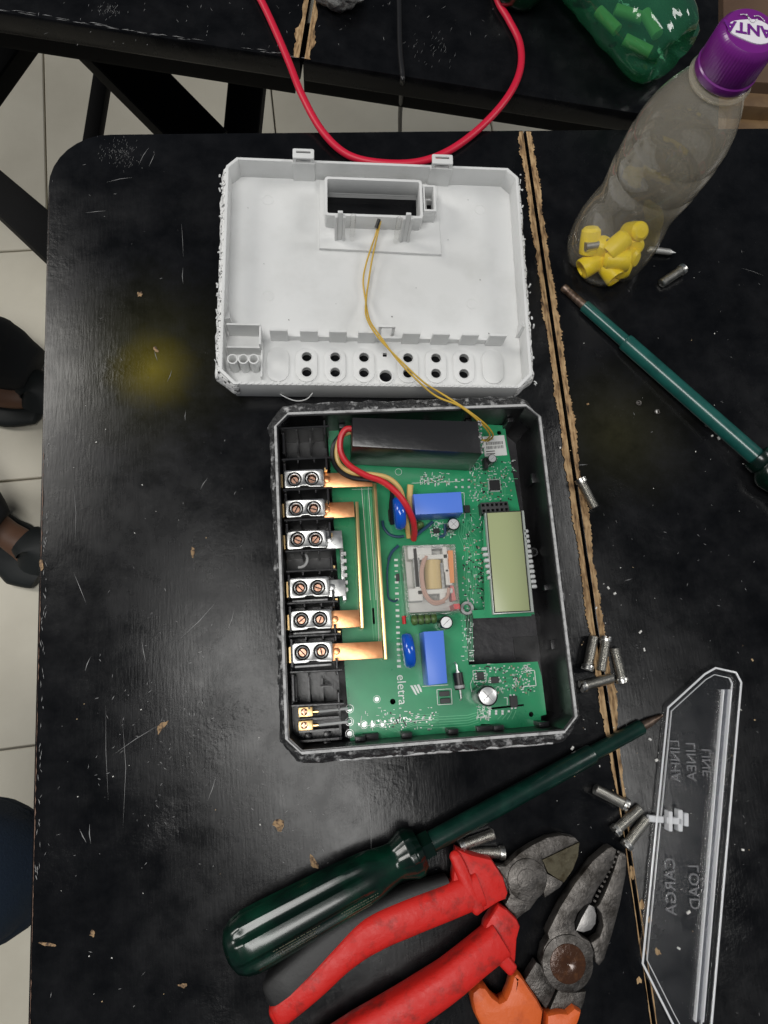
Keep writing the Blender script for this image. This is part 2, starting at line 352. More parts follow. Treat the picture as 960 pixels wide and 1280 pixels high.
M['redgrip'] = mat('red_grip', (0.55, 0.018, 0.014), 0.48, spec=0.3, bump=(170, 0.4, 0.001), var=(90, (0.20, 0.020, 0.016), 0.52, 0.74), rvar=(120, .34, .56))
M['blackgrip'] = mat('black_grip', (0.016, 0.016, 0.016), 0.55, bump=(300, 0.3, 0.0006))
M['orangegrip'] = mat('orange_grip', (0.62, 0.11, 0.018), 0.48, bump=(180, 0.4, 0.001), var=(60, (0.38, 0.06, 0.015), 0.50, 0.75))
M['toolsteel'] = mat('tool_steel', (0.115, 0.106, 0.098), 0.38, 0.75, bump=(330, 0.7, 0.0008), var=(95, (0.030, 0.026, 0.022), 0.44, 0.68), rvar=(150, 0.32, 0.55))
M['cutface'] = mat('ground_cutting_face', (0.20, 0.175, 0.115), 0.4, 0.75, bump=(300, 0.6, 0.0007), var=(160, (0.09, 0.07, 0.04), 0.45, 0.7))
M['rust'] = mat('oily_rust', (0.055, 0.022, 0.010), 0.18, 0.2, coat=0.5, var=(200, (0.12, 0.05, 0.02), 0.5, 0.75), bump=(300, 0.4, 0.0006))
M['haze'] = clear('bottle_pet', (0.96, 0.95, 0.92), 0.165, (0.84, 0.77, 0.63), 0.05, 1.6, bump=(38, 0.22, 0.001), zramp=(.010, .075, .35))
M['cap'] = mat('purple_cap', (0.150, 0.012, 0.185), 0.30, spec=0.5, coat=0.2)
M['capwhite'] = mat('cap_print_white', (0.70, 0.68, 0.72), 0.5)
M['caplilac'] = mat('cap_print_purple', (0.13, 0.010, 0.20), 0.45)
M['yellow'] = mat('yellow_plastic', (0.90, 0.68, 0.010), 0.4)
M['greenpet'] = clear('green_pet', (0.42, 0.80, 0.58), 0.30, (0.045, 0.21, 0.12), 0.07, 1.5, bump=(45, 0.8, 0.002))
M['darkgreenpet'] = mat('dark_green_pet', (0.004, 0.030, 0.014), 0.2, coat=0.4)
M['limestick'] = mat('lime_stick', (0.36, 0.44, 0.16), 0.5)
M['clear'] = clear('clear_cover', (0.985, 0.985, 0.985), 0.006, (0.6, 0.62, 0.66), 0.10, 1.45, bump=(30, 0.15, 0.0006))
M['clearrim'] = clear('clear_cover_edge', (0.95, 0.95, 0.95), 0.62, (0.85, 0.86, 0.88), 0.08, 1.5)
M['emboss'] = clear('clear_emboss', (0.9, 0.9, 0.9), 0.13, (0.70, 0.70, 0.72), 0.15, 1.5)
M['wood'] = mat('pale_wood', (0.22, 0.135, 0.06), 0.6, var=(25, (0.13, 0.075, 0.035), 0.42, 0.66))
M['card'] = mat('brown_card', (0.13, 0.075, 0.045), 0.75, var=(15, (0.085, 0.05, 0.03), 0.42, 0.66))
M['cloth'] = mat('grey_rag', (0.22, 0.22, 0.21), 0.95, bump=(350, 1, 0.002), var=(160, (0.06, 0.06, 0.06), 0.45, 0.65))
M['jeans'] = mat('navy_cloth', (0.006, 0.017, 0.036), 0.9, bump=(500, 0.6, 0.001), var=(30, (0.010, 0.022, 0.036), 0.45, 0.75))
M['trouser'] = mat('black_cloth', (0.008, 0.009, 0.010), 0.9, bump=(300, 0.5, 0.001))
M['shoe'] = mat('dark_shoe', (0.010, 0.013, 0.013), 0.6)
M['skin'] = mat('skin', (0.17, 0.085, 0.05), 0.55)
M['shav'] = mat('pale_shaving', (0.62, 0.61, 0.58), 0.6)
M['crumb'] = mat('tan_crumb', (0.42, 0.30, 0.17), 0.8)

# ------------------------------------------------------------------ floor
FZ = -0.76
b = B(); b.box((0, 0.3, FZ - 0.03), (5, 5, 0.05)); floor = b.build('floor', M['grout'], None, 0); floor['kind'] = 'structure'
tb = B(); tb.box((0, 0, 0), (0.447, 0.447, 0.010), bev=0.0015, seg=1); t0 = None
for i in range(-3, 3):
    for j in range(-2, 4):
        ang = math.radians(6)
        x, y = (i + 0.52) * 0.45, (j + 0.36) * 0.45
        p = (x * math.cos(ang) - y * math.sin(ang), x * math.sin(ang) + y * math.cos(ang), FZ)
        if t0 is None: t0 = tb.build('tile', M['tile'], floor); t = t0
        else: t = t0.copy(); col.objects.link(t)
        t.location = p; t.rotation_euler = (0, 0, ang)

# ------------------------------------------------------------------ tables
T_ANG = math.radians(3.65)
TF = Fr(P(655, 162), T_ANG)
def tl(px, py, z=0): return TF.l(px, py, z)
def jag_strip(bm, pts, wfun, side, z):
    """ragged strip of bare chipboard along a polyline, growing to one side (normal*side)"""
    n = len(pts); vs = []
    for i, p in enumerate(pts):
        q = pts[min(i + 1, n - 1)]; o = pts[max(i - 1, 0)]; t = (Vector((q[0] - o[0], q[1] - o[1], 0))).normalized(); nn = Vector((-t.y, t.x, 0)) * side
        w_ = wfun(i / (n - 1), p)
        vs += [Vector((p[0], p[1], z)), Vector((p[0], p[1], z)) + nn * w_]
    fs = [[2 * i, 2 * i + 1, 2 * i + 3, 2 * i + 2] for i in range(n - 1)]
    bm.raw(vs, fs)
TH = 0.022
WL = -tl(48, 700).x
yellow_tint = [(tl(190, 462).x, tl(190, 462).y, 0.036, (0.22, 0.17, 0.004), 0.8), (tl(185, 450).x, tl(185, 450).y, 0.085, (0.045, 0.042, 0.006), 0.5)]  # soft yellow patch with a wider, fainter yellow tint around it
M['table'] = table_material('black_paint_table', yellow_tint)
M['table2'] = table_material('black_paint_table_far', None)
glow_tint = [(tl(770, 540).x, tl(770, 540).y, 0.07, (0.035, 0.033, 0.012), 0.6)]  # greenish lamp glow painted into the right table's colour
M['table3'] = table_material('black_paint_table_side', glow_tint)
def jit(a): return a * (random.random() - 0.5)
# near-left table
tabL = thing('work_table', (TF.o.x, TF.o.y, 0), T_ANG, 'black painted table with rounded corner and yellow patch, carrying the opened meter', 'table', 'black painted work tables')
rc = 0.045; x0, x1, y1, y0 = -WL, -0.0007, 0.0, -0.95
outl = [(x1, y0)]
for i in range(121):                                   # worn seam edge, slightly ragged
    y = y0 + (y1 - y0) * i / 120; outl.append((x1 - abs(noise.noise(Vector((y * 90, 0, 0)))) * 0.0016, y))
for i in range(9):
    a = math.pi / 2 + math.pi / 2 * i / 8; outl.append((x0 + rc + rc * math.cos(a), y1 - rc + rc * math.sin(a)))
outl.append((x0, y0))
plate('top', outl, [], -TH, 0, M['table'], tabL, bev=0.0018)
b = B(); eb = [(x0 + 0.0035, y0)] + [(x0 + rc + (rc - 0.0035) * math.cos(math.pi - math.pi / 2 * i / 8), y1 - rc + (rc - 0.0035) * math.sin(math.pi - math.pi / 2 * i / 8)) for i in range(9)] + [(x1 - 0.01, y1 - 0.0035)]
b.tube([Vector((p[0], p[1], -TH - 0.010)) for p in eb], 0.006, 8, ry=0.009, ex=0.5); b.build('edge_moulding', M['edge'], tabL)
def seam_w(base, seed):
    def f(t, p):
        y = p[1]; k = 1.0 if y > -0.44 else max(0.12, 1 - (-0.44 - y) / 0.10)
        nv = 0.7 * noise.noise(Vector((y * 30, seed, 0))) + 0.45 * noise.noise(Vector((y * 160, seed, 3))) + 0.5 * noise.noise(Vector((y * 700, seed, 6)))
        return max(0.0004, (base * (1 + 0.8 * nv)) * k + (0.003 * max(0, noise.noise(Vector((y * 28, seed, 9))) - 0.1)))
    return f
ys = [y0 + (y1 - y0 - 0.002) * i / 900 for i in range(901)]
b = B(); jag_strip(b, [(x1 - 0.0006, y) for y in ys], seam_w(0.0040, 1.0), 1, 0.0004); b.build('bare_edge', M['rawwood'], tabL)
b = B(); jag_strip(b, [(x0 + .0016, y) for y in ys if y < -.05], lambda t, p: max(.00005, .0007 * (noise.noise(Vector((p[1] * 40, 2, 0))) + .8 * noise.noise(Vector((p[1] * 300, 4, 0))) + (.35 if p[1] < -.25 else -.1))), -1, .00035); b.build('worn_arris', M['edgewood'], tabL)
# near-right table
xr0 = 0.0007
tabR = thing('work_table', (TF.o.x, TF.o.y, 0), T_ANG, 'black painted table right of the bare wood seam, under the bottle', 'table', 'black painted work tables')
outl = [(xr0 + abs(noise.noise(Vector((y * 80, 7, 0)))) * 0.0018, y) for y in [y0 + (y1 - y0) * i / 120 for i in range(121)]] + [(0.62, y1), (0.62, y0)]
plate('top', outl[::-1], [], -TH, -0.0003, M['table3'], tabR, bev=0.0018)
b = B(); jag_strip(b, [(xr0 + 0.0008, y) for y in ys], seam_w(0.0042, 5.0), -1, 0.0002); b.build('bare_edge', M['rawwood'], tabR)
# far tables
fa, fb_ = P(0, 15), P(790, 141)
F_ANG = math.atan2(fb_.y - fa.y, fb_.x - fa.x)
FF = Fr(P(377, 74.5), F_ANG)
def far_table(xa, xb, label, legs):
    t = thing('work_table', (FF.o.x, FF.o.y, 0), F_ANG, label, 'table', 'black painted work tables')
    plate('top', [(xa, 0), (xb, 0), (xb, 0.7), (xa, 0.7)], [], -TH, 0, M['table2'], t, bev=0.003)
    return t
farL = far_table(-0.75, -0.0015, 'black painted table across the gap, left of the brown worn seam', 0)
farR = far_table(0.0015, FF.l(900, 158).x, 'black painted table across the gap, under the green bottle', 0)
fy = [0.001 + 0.3 * i / 120 for i in range(121)]
for t, xx, sd, s_ in ((farL, -0.0022, 1, 2.0), (farR, 0.0022, -1, 8.0)):
    b = B(); jag_strip(b, [(xx, y) for y in fy], lambda q, p: 0.004 * (1 + 0.8 * noise.noise(Vector((p[1] * 60, s_, 0)))) + (0.006 if p[1] < 0.03 else 0) * abs(noise.noise(Vector((p[1] * 200, s_, 0)))), sd, 0.0004)
    b.build('bare_edge', M['rawwood'], t)
# crossed legs / rails under the tables
def beam(parent, fr, pa, za, pb, zb, wpx, name='leg', m='beam', th=0.03):
    A, Bq = fr.l(*pa, za), fr.l(*pb, zb)
    bb = B(); bb.tube([A, Bq], wpx / 2, 4 * 4, ry=th / 2, ex=0.25); return bb.build(name, M[m], parent, 30)
beam(farL, FF, (118, 45), -0.26, (262, 190), -0.30, 0.064)
beam(farL, FF, (25, 30), -0.28, (-70, 165), -0.34, 0.066)
beam(farL, FF, (133, 70), -0.42, (112, 200), -0.46, 0.023, 'stretcher', th=0.02)
beam(farL, FF, (-60, 6), -0.05, (370, 75), -0.05, 0.030, 'apron', th=0.05)
beam(farR, FF, (312, 80), -0.35, (300, 200), -0.40, 0.050)
beam(farR, FF, (382, 73), -0.05, (880, 152), -0.05, 0.030, 'apron', th=0.05)
beam(tabL, TF, (-60, 190), -0.60, (120, 350), -0.36, 0.055)
beam(tabL, TF, (85, 215), -0.05, (62, 900), -0.05, 0.040, 'apron', th=0.05).location.x += 0.05

# marks on the tables: chips of bare wood and light scratches
def chip(px, py, r, parent, fr, elong=1.5, ang=0.0, m='chip', z=0.0003):
    c = fr.l(px, py); n = 11; pts = []
    for i in range(n):
        a = 2 * math.pi * i / n; rr = r * (0.55 + 0.75 * random.random())
        x, y = rr * math.cos(a), rr * elong * math.sin(a)
        pts.append((c.x + x * math.cos(ang) - y * math.sin(ang), c.y + x * math.sin(ang) + y * math.cos(ang)))
    plate('paint_chip', pts, [], -0.0005, z, M[m], parent)
for (px, py, r, e, a) in [(175, 368, 2.6, 1.0, 0), (203, 908, 2.0, 2.4, -.7), (348, 1030, 3.2, 1.5, .4), (392, 1077, 2.4, 2.0, .3), (116, 1167, 1.6, 1.2, 0), (60, 1180, 1.0, 5.0, 1.3),
                          (241, 690, 1.2, 3.0, .1), (228, 1232, 1.2, 3, 1.4), (195, 437, 1.5, 1.6, .3), (52, 706, 1.6, 3, 0)]:
    chip(px, py, r * 0.001, tabL, TF, e, a)
for (px, py, r, e, a) in [(790, 1090, 1.5, 2.6, 0), (812, 1150, 1.8, 1.4, 0), (822, 1190, 2.2, 1.0, 0), (798, 1225, 1.6, 1.6, 0), (735, 505, 0.9, 1, 0), (802, 1130, 1.4, 2, 0)]:
    chip(px, py, r * 0.001, tabR, TF, e, a, 'rawwood')
b = B()
def scratch(bm, fr, px, py, ln, ang, wd, z=0.0002):
    c = fr.l(px, py); d = Vector((math.cos(ang), math.sin(ang), 0)); nn = Vector((-d.y, d.x, 0)); k = random.uniform(-.05, .05)
    a, m_, e = c - d * ln / 2, c + nn * ln * k, c + d * ln / 2
    for p in (a, m_, e): p.z = z
    bm.raw([a, m_ - nn * wd, e, m_ + nn * wd], [[0, 1, 2, 3]])
for (px, py, ln, an, wd) in [(248, 775, 34, 0.75, .22), (100, 735, 24, -1.2, .18), (180, 815, 16, -1.4, .2), (288, 775, 18, 1.2, .2), (113, 1042, 12, -1.5, .25), (104, 1045, 10, -1.1, .25), (265, 985, 16, 1.2, .2),
                             (170, 925, 34, .5, .15), (110, 830, 10, 1.2, .25), (228, 300, 30, 1.6, .12), (229, 345, 14, 1.55, .2), (232, 520, 8, 1.5, .2), (255, 605, 10, 1.0, .25), (195, 445, 9, -1.3, .2), (212, 470, 10, 1.2, .2),
                             (93, 640, 40, 1.62, .12), (153, 960, 70, 1.58, .12), (459, 1030, 80, 1.56, .12), (134, 940, 60, 1.6, .10), (150, 225, 20, .2, .2), (180, 195, 18, 1.1, .2), (190, 200, 14, 1.2, .2), (120, 265, 16, .1, .2)]:
    scratch(b, TF, px, py, ln * 0.001, an, wd * 0.001)
for i in range(170):
    px, py = random.uniform(60, 340), random.uniform(190, 1275)
    if random.random() < 0.25: px, py = random.uniform(300, 560), random.uniform(960, 1090)
    if random.random() < 0.45: px, py = random.gauss(200, 50), random.gauss(930, 60)
    scratch(b, TF, px, py, random.uniform(0.4, 3.2) * 0.001, random.uniform(0, 3.1), random.uniform(.08, .22) * 0.001)
for i in range(150):                                    # rubbed rounded corner
    scratch(b, TF, random.gauss(150, 12), random.gauss(192, 9), random.uniform(.6, 2.8) * .001, random.gauss(1.5, .16), random.uniform(.04, .11) * .001)
for i in range(60):                                     # nicks along the left edge
    py = random.uniform(550, 1100); px = 62 - (py - 225) * 25 / 1055 + random.uniform(3, 8)
    scratch(b, TF, px, py, random.uniform(1, 5) * .001, random.gauss(1.6, .25), random.uniform(.1, .3) * .001)
b.build('scratches', M['scratch'], tabL, 0, kind='stuff')
b = B()
for i in range(130):
    scratch(b, TF, random.uniform(700, 955), random.uniform(300, 1270), random.uniform(0.5, 3) * 0.001, random.uniform(0, 3.1), random.uniform(.06, .18) * 0.001)
for (px, py, ln, an, wd) in [(728, 581, 8, 0, .25), (790, 1015, 12, 1, .2), (940, 340, 20, -.4, .1), (785, 725, 6, .2, .2)]: scratch(b, TF, px, py, ln * .001, an, wd * .001)
b.build('scratches', M['scratch'], tabR, 0, kind='stuff')
b = B()
for i in range(60): scratch(b, FF, random.uniform(40, 640), random.uniform(3, 60), random.uniform(1, 5) * .001, random.gauss(1.5, .5), random.uniform(.08, .2) * .001)
for i in range(60): scratch(b, FF, random.gauss(138, 8), random.gauss(12, 5), random.uniform(1, 3) * .001, random.gauss(1.5, .15), random.uniform(.05, .13) * .001)
for i in range(40): scratch(b, FF, random.gauss(540, 14), random.gauss(66, 14), random.uniform(1, 6) * .001, random.gauss(1.3, .2), random.uniform(.04, .10) * .001)
for i in range(110):                                    # light wear line on the front arris
    x = random.uniform(-0.5, 0.0); q = (x, random.uniform(.0005, .003))
    b.flat([(q[0], q[1]), (q[0] + random.uniform(.002, .012), q[1] + .0002), (q[0] + .003, q[1] + random.uniform(.0003, .0007))], 0.0003)
b.build('scratches', M['scratch'], farL, 0, kind='stuff')

# ------------------------------------------------------------------ electricity meter: base case with the circuit board
MZ = 0.057
MF = Fr(P(357, 945, MZ), math.radians(2.85))
m_ = MF.l
MW, MH = 0.170, 0.2035
meter = thing('electricity_meter', (MF.o.x, MF.o.y, 0), MF.a, 'open black electricity meter case with green circuit board, screw terminals and grey display', 'electricity meter')
def ring(name, off_o, off_i, z0, z1, mt, parent, ch=0.009, bev=0.0, jitter=0.0):
    ou = chamfer(-off_o, -off_o, MW + off_o, MH + off_o, ch); inn = chamfer(off_i, off_i, MW - off_i, MH - off_i, ch - 0.002)
    return plate(name, ou, [inn[::-1]], z0, z1, mt, parent, bev)
b = B(); b.quadbox(chamfer(0.001, 0.001, MW - .001, MH - .001, .009), 0.0, 0.004); b.build('case_floor', M['blackfloor'], meter)
ring('case_wall', 0.0, 0.0024, 0.002, MZ - 0.0012, M['black'], meter)
ring('rim', -0.0001, 0.0016, MZ - 0.0012, MZ, M['rim'], meter)
# torn-open weld flange all round: ragged surface outside the rim
def ragged(name, loop, wo, z, parent, mt, amp, step=0.0011, rows=5, drop=0.004, seed=0.0):
    """loop: closed polygon; wo(i)->outer width per edge; strip with noisy height and outline"""
    pts, nor, wid = [], [], []
    n = len(loop)
    for i in range(n):
        a, c = Vector((*loop[i], 0)), Vector((*loop[(i + 1) % n], 0)); d = c - a; k = max(1, int(d.length / step)); t = d.normalized(); nn = Vector((t.y, -t.x, 0))
        for j in range(k):
            pts.append(a + d * j / k); nor.append(nn); wid.append(wo(i))
    m = len(pts); nor2 = [(nor[i - 3] + nor[i] + nor[(i + 3) % m]).normalized() for i in range(m)]; wid2 = [sum(wid[(i + q) % m] for q in range(-4, 5)) / 9 for i in range(m)]
    bm = bmesh.new(); rr = []
    for r in range(rows + 1):
        row = []
        for i in range(m):
            u = r / rows; p = pts[i] + nor2[i] * (wid2[i] * u)
            nv = noise.noise(Vector((p.x * 420, p.y * 420, seed + r * 1.7))); n2 = noise.noise(Vector((p.x * 130, p.y * 130, seed + r)))
            am = amp * min(1.0, wid2[i] / .003)
            if r > 0: p = p + nor2[i] * (am * 0.7 * n2)
            zz = z - drop * u ** 2 + (am * (nv * 0.9 + n2 * 0.6) if 0 < r else 0)
            row.append(bm.verts.new((p.x, p.y, zz)))
        rr.append(row)
    skirt = [bm.verts.new((v.co.x, v.co.y, z - 0.012)) for v in rr[-1]]; rr.append(skirt)
    for r in range(len(rr) - 1):
        for i in range(m):
            if wid2[i] < .0008: continue
            bm.faces.new([rr[r][i], rr[r][(i + 1) % m], rr[r + 1][(i + 1) % m], rr[r + 1][i]])
    bmesh.ops.recalc_face_normals(bm, faces=bm.faces[:])
    me = bpy.data.meshes.new(name); bm.to_mesh(me); bm.free()
    return link(name, me, mt, parent)
lp = chamfer(0.0, 0.0, MW, MH, .009)       # edges: 0 bottom,1 br,2 right,3 tr,4 top,5 tl,6 left,7 bl
ragged('torn_flange', lp, lambda i: {0: .0058, 1: .004, 2: .0028, 3: .003, 4: .0078, 5: .006, 6: .0030, 7: .004}[i], MZ - .0022, meter, M['cutblack'], 0.0011)
b = B(); b.tube([Vector((0.03 + 0.125 * i / 30, -0.0052 + 0.0006 * noise.noise(Vector((i * .7, 0, 0))), MZ - .006)) for i in range(31)], 0.0009, 6); b.build('weld_bead', M['rim'], meter)
# inner furniture of the case: ledge, clips, bosses
b = B()
q0, q1 = m_(672, 765, .010), m_(691, 925, .010)
b.quadbox([(q0.x, 0.004), (q0.x + .0012, 0.004), (q0.x + .0012, MH - .004), (q0.x, MH - .004)], .004, .016)
b.build('ledge', M['black'], meter)
for (px, py, w_, h_) in [(690, 600, 5, 9), (702, 805, 5, 8), (655, 515, 4, 6), (694, 735, 3, 3)]:
    b = B(); c = m_(px, py, .030); b.box((MW - .0032, c.y, .030), (.0030, h_ * .0005 + .002, .016), bev=.0004); b.build('clip', M['black'], meter)
for (px, py, z, r) in [(584, 760, .032, .0042), (667, 690, .028, .003)]:
    c = m_(px, py, z); b = B()
    b.lathe([(r, .004), (r, z), (r * .62, z), (r * .62, z - .008), (0.0001, z - .008)], 20, Matrix.Translation((c.x, c.y, 0))); b.build('screw_boss', M['rim'] if px < 600 else M['black'], meter)
c0, c1 = m_(641, 797, .0046), m_(680, 822, .0046)
b = B(); b.quadbox([(c0.x, c1.y), (c1.x, c1.y), (c1.x, c0.y), (c0.x, c0.y)], .0038, .0052); b.build('floor_pad', M['black'], meter)
for k in range(5):
    x = 0.155 - k * 0.028
    b = B(); b.box((x, 0.0042, .022), (.006, .003, .034), bev=.0004); b.build('wall_rib', M['black'], meter)
    b = B(); b.box((x, MH - 0.0042, .022), (.004, .003, .036), bev=.0004); b.build('wall_rib', M['black'], meter)

# circuit board
ZB = 0.026
def q(px, py, z=ZB): v = m_(px, py, z); return (v.x, v.y)
pcb_out = [q(*p) for p in [(409, 533), (600, 530), (631, 532), (633, 548), (650, 640), (668, 768), (581, 767), (586, 831), (672, 827), (677, 845), (683, 893), (676, 895), (677, 909), (620, 912), (620, 905), (601, 905), (600, 913), (500, 922), (472, 925), (471, 918), (456, 919), (455, 926), (438, 927), (425, 760)]]
slot = [q(613, 884.5), q(655, 880), q(655, 882.5), q(613, 887)]
slot2 = [q(465, 760), q(468, 760), q(469, 780), q(466, 780)]
hole = lambda px, py, r: circle(q(px, py), r, 12)
pcb = plate('circuit_board', pcb_out, [slot, slot2, hole(624, 541, .0016), hole(664, 893, .0016), hole(491, 877, .0018)], ZB - .0016, ZB, M['pcb'], meter)
def on(name, bb, mt, sharp=35, kind=None): return bb.build(name, M[mt], pcb, sharp, kind)
# traces and silkscreen (thin printed layers)
def strip(bm, pts, wd, z):
    pts = [Vector((*p, z)) for p in pts]
    for a, c in zip(pts[:-1], pts[1:]):
        d = (c - a); 
        if d.length < 1e-6: continue
        nn = Vector((-d.y, d.x, 0)).normalized() * wd / 2; e = d.normalized() * wd * .3
        bm.raw([a - nn - e, c - nn + e, c + nn + e, a + nn - e], [[0, 1, 2, 3]])
tr = B()
def trace(pxs, wd=.00035): strip(tr, [q(*p) for p in pxs], wd, ZB + .00012)
for k in range(7): trace([(577 + k * 2.1, 768), (579 + k * 1.9, 790), (582 + k * 1.6, 826)], .00030)
for k in range(6): trace([(575 + k * 3, 650), (573 + k * 3, 668), (582 + k * 2.2, 690), (584 + k * 2.2, 750)], .00030)
for k in range(5): trace([(520, 898 + k * 3), (548, 896 + k * 3.4), (585, 894 + k * 3.2), (598, 890 + k * 3.2)], .0003)
for k in range(4): trace([(630 + k * 5, 888), (628 + k * 5, 893), (622 + k * 6, 899)], .0004)
for k in range(6): trace([(492 - k * 2, 915 - k), (520, 906 - k * 2.4), (548, 903 - k * 2.2)], .0003)
for k in range(5): trace([(455 + k * 4.2, 611), (456 + k * 4.2, 640), (460 + k * 4.1, 700), (467 + k * 3.6, 800)], .00034)
for k in range(8): trace([(583 + random.uniform(0, 40), 565 + random.uniform(0, 60)), (583 + random.uniform(0, 45), 590 + random.uniform(0, 50))], .0003)
for k in range(40):
    a = (random.uniform(577, 604), random.uniform(640, 760)); d = random.choice([(0, 16), (0, 9), (7, 7), (6, 0)]); trace([a, (a[0] + d[0], a[1] + d[1])], .0003)
for k in range(36):
    a = (random.uniform(592, 668), random.uniform(830, 862)); d = random.choice([(0, 9), (8, 0), (5, 5), (0, 5)]); trace([a, (a[0] + d[0], a[1] + d[1])], .0003)
for k in range(26):
    a = (random.uniform(584, 644), random.uniform(572, 628)); d = random.choice([(0, 9), (8, 0), (5, 5), (0, 12)]); trace([a, (a[0] + d[0], a[1] + d[1])], .0003)
on('traces', tr, 'trace', 0, 'stuff')
sk = B()
def silk(pxs, wd=.0003): strip(sk, [q(*p) for p in pxs], wd, ZB + .0002)
silk([(515, 604), (575, 602)], .0003); silk([(581, 648), (580, 616), (519, 619)], .0003)
silk([(657, 838), (668, 838), (670, 857), (654, 858)], .0005); silk([(591, 838), (607, 838), (608, 852), (592, 852), (591, 838)])
silk([(546, 862), (564, 861), (565, 880), (547, 881), (546, 862)], .0004); silk([(528, 858), (560, 856)], .0004)
silk([(593, 842), (588, 855), (590, 868)], .0003); silk([(630, 872), (634, 872), (634, 881)], .0004)
for (px, py) in [(432, 590), (498, 590), (596, 582)]:
    c = q(px, py); ci = circle(c, .0022, 14); strip(sk, ci + [ci[0]], .0003, ZB + .0002)
for k in range(420):                                    # tiny designators, too small to read: short ticks
    reg = random.choice([(525, 562, 590, 605), (586, 642, 572, 626), (578, 604, 636, 762), (590, 668, 829, 866), (445, 545, 884, 912), (536, 566, 652, 672), (575, 592, 770, 828), (596, 612, 882, 898)])
    px, py = random.uniform(reg[0], reg[1]), random.uniform(reg[2], reg[3]); d = random.choice([(2.2, 0), (0, 2.2), (1.2, 0), (0, 3.2), (3.5, 0)])
    silk([(px, py), (px + d[0], py + d[1])], random.uniform(.00025, .0005))
silk([(440, 605), (466, 603)]); silk([(440, 612), (467, 611), (474, 820)]); silk([(452, 610), (463, 750)]); silk([(460, 605), (470, 750)])
silk([(452, 895), (450, 908), (500, 903), (540, 899)])
for y in range(700, 840, 7): silk([(493.5 + (y - 700) * .028, y), (496.5 + (y - 700) * .028, y)], .0014 if (y // 7) % 3 else .0007)
on('silkscreen', sk, 'silk', 0, 'stuff')
# maker's lettering and emblem, printed on the board
c = q(502, 862); Mx = Matrix.Translation((c[0], c[1], ZB + .0003)) @ Matrix.Rotation(-math.pi / 2 - .0, 4, 'Z')
text_obj('board_lettering', 'eletra', .0079, Mx, .00005, M['silk'], pcb)
b = B()
for k in range(3):
    b.flat([q(512.5 + k * 4.2, 857 - k * .6), q(515.3 + k * 4.2, 856.6 - k * .6), q(518.6 + k * 4.0, 862 - k * .5), q(521.5 + k * 3.0, 869 - k * 2), q(519.0 + k * 3.2, 868 - k * 1.6)], ZB + .0003)
b.build('board_emblem', M['silk'], pcb, 0)
# solder pads
pd = B(); pdl = []
def pad(px, py, w_=.0011, h_=.0011, z=ZB): c = q(px, py); pd.box((c[0], c[1], z + .0002), (w_, h_, .0005))
for k in range(9): pad(527 + k * 4.2, 599 + (k % 3) * 3, .0013, .0010)
for k in range(6): pad(570 + (k % 3) * 8, 600 + (k // 3) * 9, .0015, .0013)
for k in range(12): pad(449 + k * 8, 905 - k * .7 + random.uniform(-3, 3), .0010, .0013)
for k in range(7): pad(612 + (k % 4) * 8, 889 + (k // 4) * 3, .0013, .0013)
for k in range(260):
    reg = random.choice([(586, 642, 572, 626), (578, 606, 640, 762), (592, 664, 832, 866), (480, 545, 890, 912), (640, 664, 834, 862)])
    pad(random.uniform(reg[0], reg[1]), random.uniform(reg[2], reg[3]), random.uniform(.0004, .0010), random.uniform(.0004, .0010))
for (px, py, r) in [(437, 886, .0016), (437, 902, .0016), (437, 917, .0016), (471, 874, .0014), (455, 906, .0015), (466, 906, .0012), (478, 906, .0012), (657, 834, .0010)]:
    c = q(px, py); pd.cyl(c, r, ZB, ZB + .0004, 14); pd.lathe([(r * 1.60, ZB), (r * 1.60, ZB + .0002), (r * 1.48, ZB + .0002), (r * 1.48, ZB)], 16, Matrix.Translation((c[0], c[1], 0)))
on('solder_pads', pd, 'pad', 30, 'stuff')
# small surface-mounted parts
sm = B(); sm2 = B()
for (n, x0_, x1_, y0_, y1_) in [(46, 586, 640, 574, 626), (52, 578, 605, 640, 762), (46, 592, 664, 832, 866), (16, 485, 545, 890, 912), (12, 536, 566, 654, 672), (8, 527, 560, 596, 604), (30, 596, 609, 690, 742)]:
    for i in range(n):
        c = q(random.uniform(x0_, x1_), random.uniform(y0_, y1_)); a, d = (.0011, .0007) if random.random() < .5 else (.0007, .0011)
        t_ = sm if random.random() < .7 else sm2; t_.box((c[0], c[1], ZB + .0004), (a, d, .0007))
on('surface_parts', sm, 'smd', 0, 'stuff'); on('surface_parts', sm2, 'smdtan', 0, 'stuff')
def chip_ic(px, py, w_, h_, hz, pins=0, side='x'):
    c = q(px, py); b = B(); b.box((c[0], c[1], ZB + hz / 2 + .0003), (w_, h_, hz), bev=.00015, seg=1); o = on('chip', b, 'smd')
    if pins:
        p_ = B()
        for k in range(pins):
            u = (k - (pins - 1) / 2) / pins
            if side in 'xb':
                for s in (-1, 1): p_.box((c[0] + s * (w_ / 2 + .0005), c[1] + u * h_ * .95, ZB + .0004), (.0010, h_ / pins * .5, .0004))
            if side in 'yb':
                for s in (-1, 1): p_.box((c[0] + u * w_ * .95, c[1] + s * (h_ / 2 + .0005), ZB + .0004), (w_ / pins * .5, .0010, .0004))
        on('chip_pins', p_, 'pad', 0)
chip_ic(618, 607, .0070, .0070, .0012, 9, 'b'); chip_ic(600, 845, .0046, .0050, .0014, 3, 'x'); chip_ic(618, 850, .0048, .0040, .0014, 3, 'x')
chip_ic(641, 877, .0047, .0068, .0026, 2, 'y'); chip_ic(555, 867, .0064, .0030, .0018); chip_ic(556, 876, .0064, .0030, .0018); chip_ic(583, 637, .0040, .0050, .0020)
chip_ic(605, 582, .0026, .0075, .006); chip_ic(488, 645, .0030, .0080, .0018)
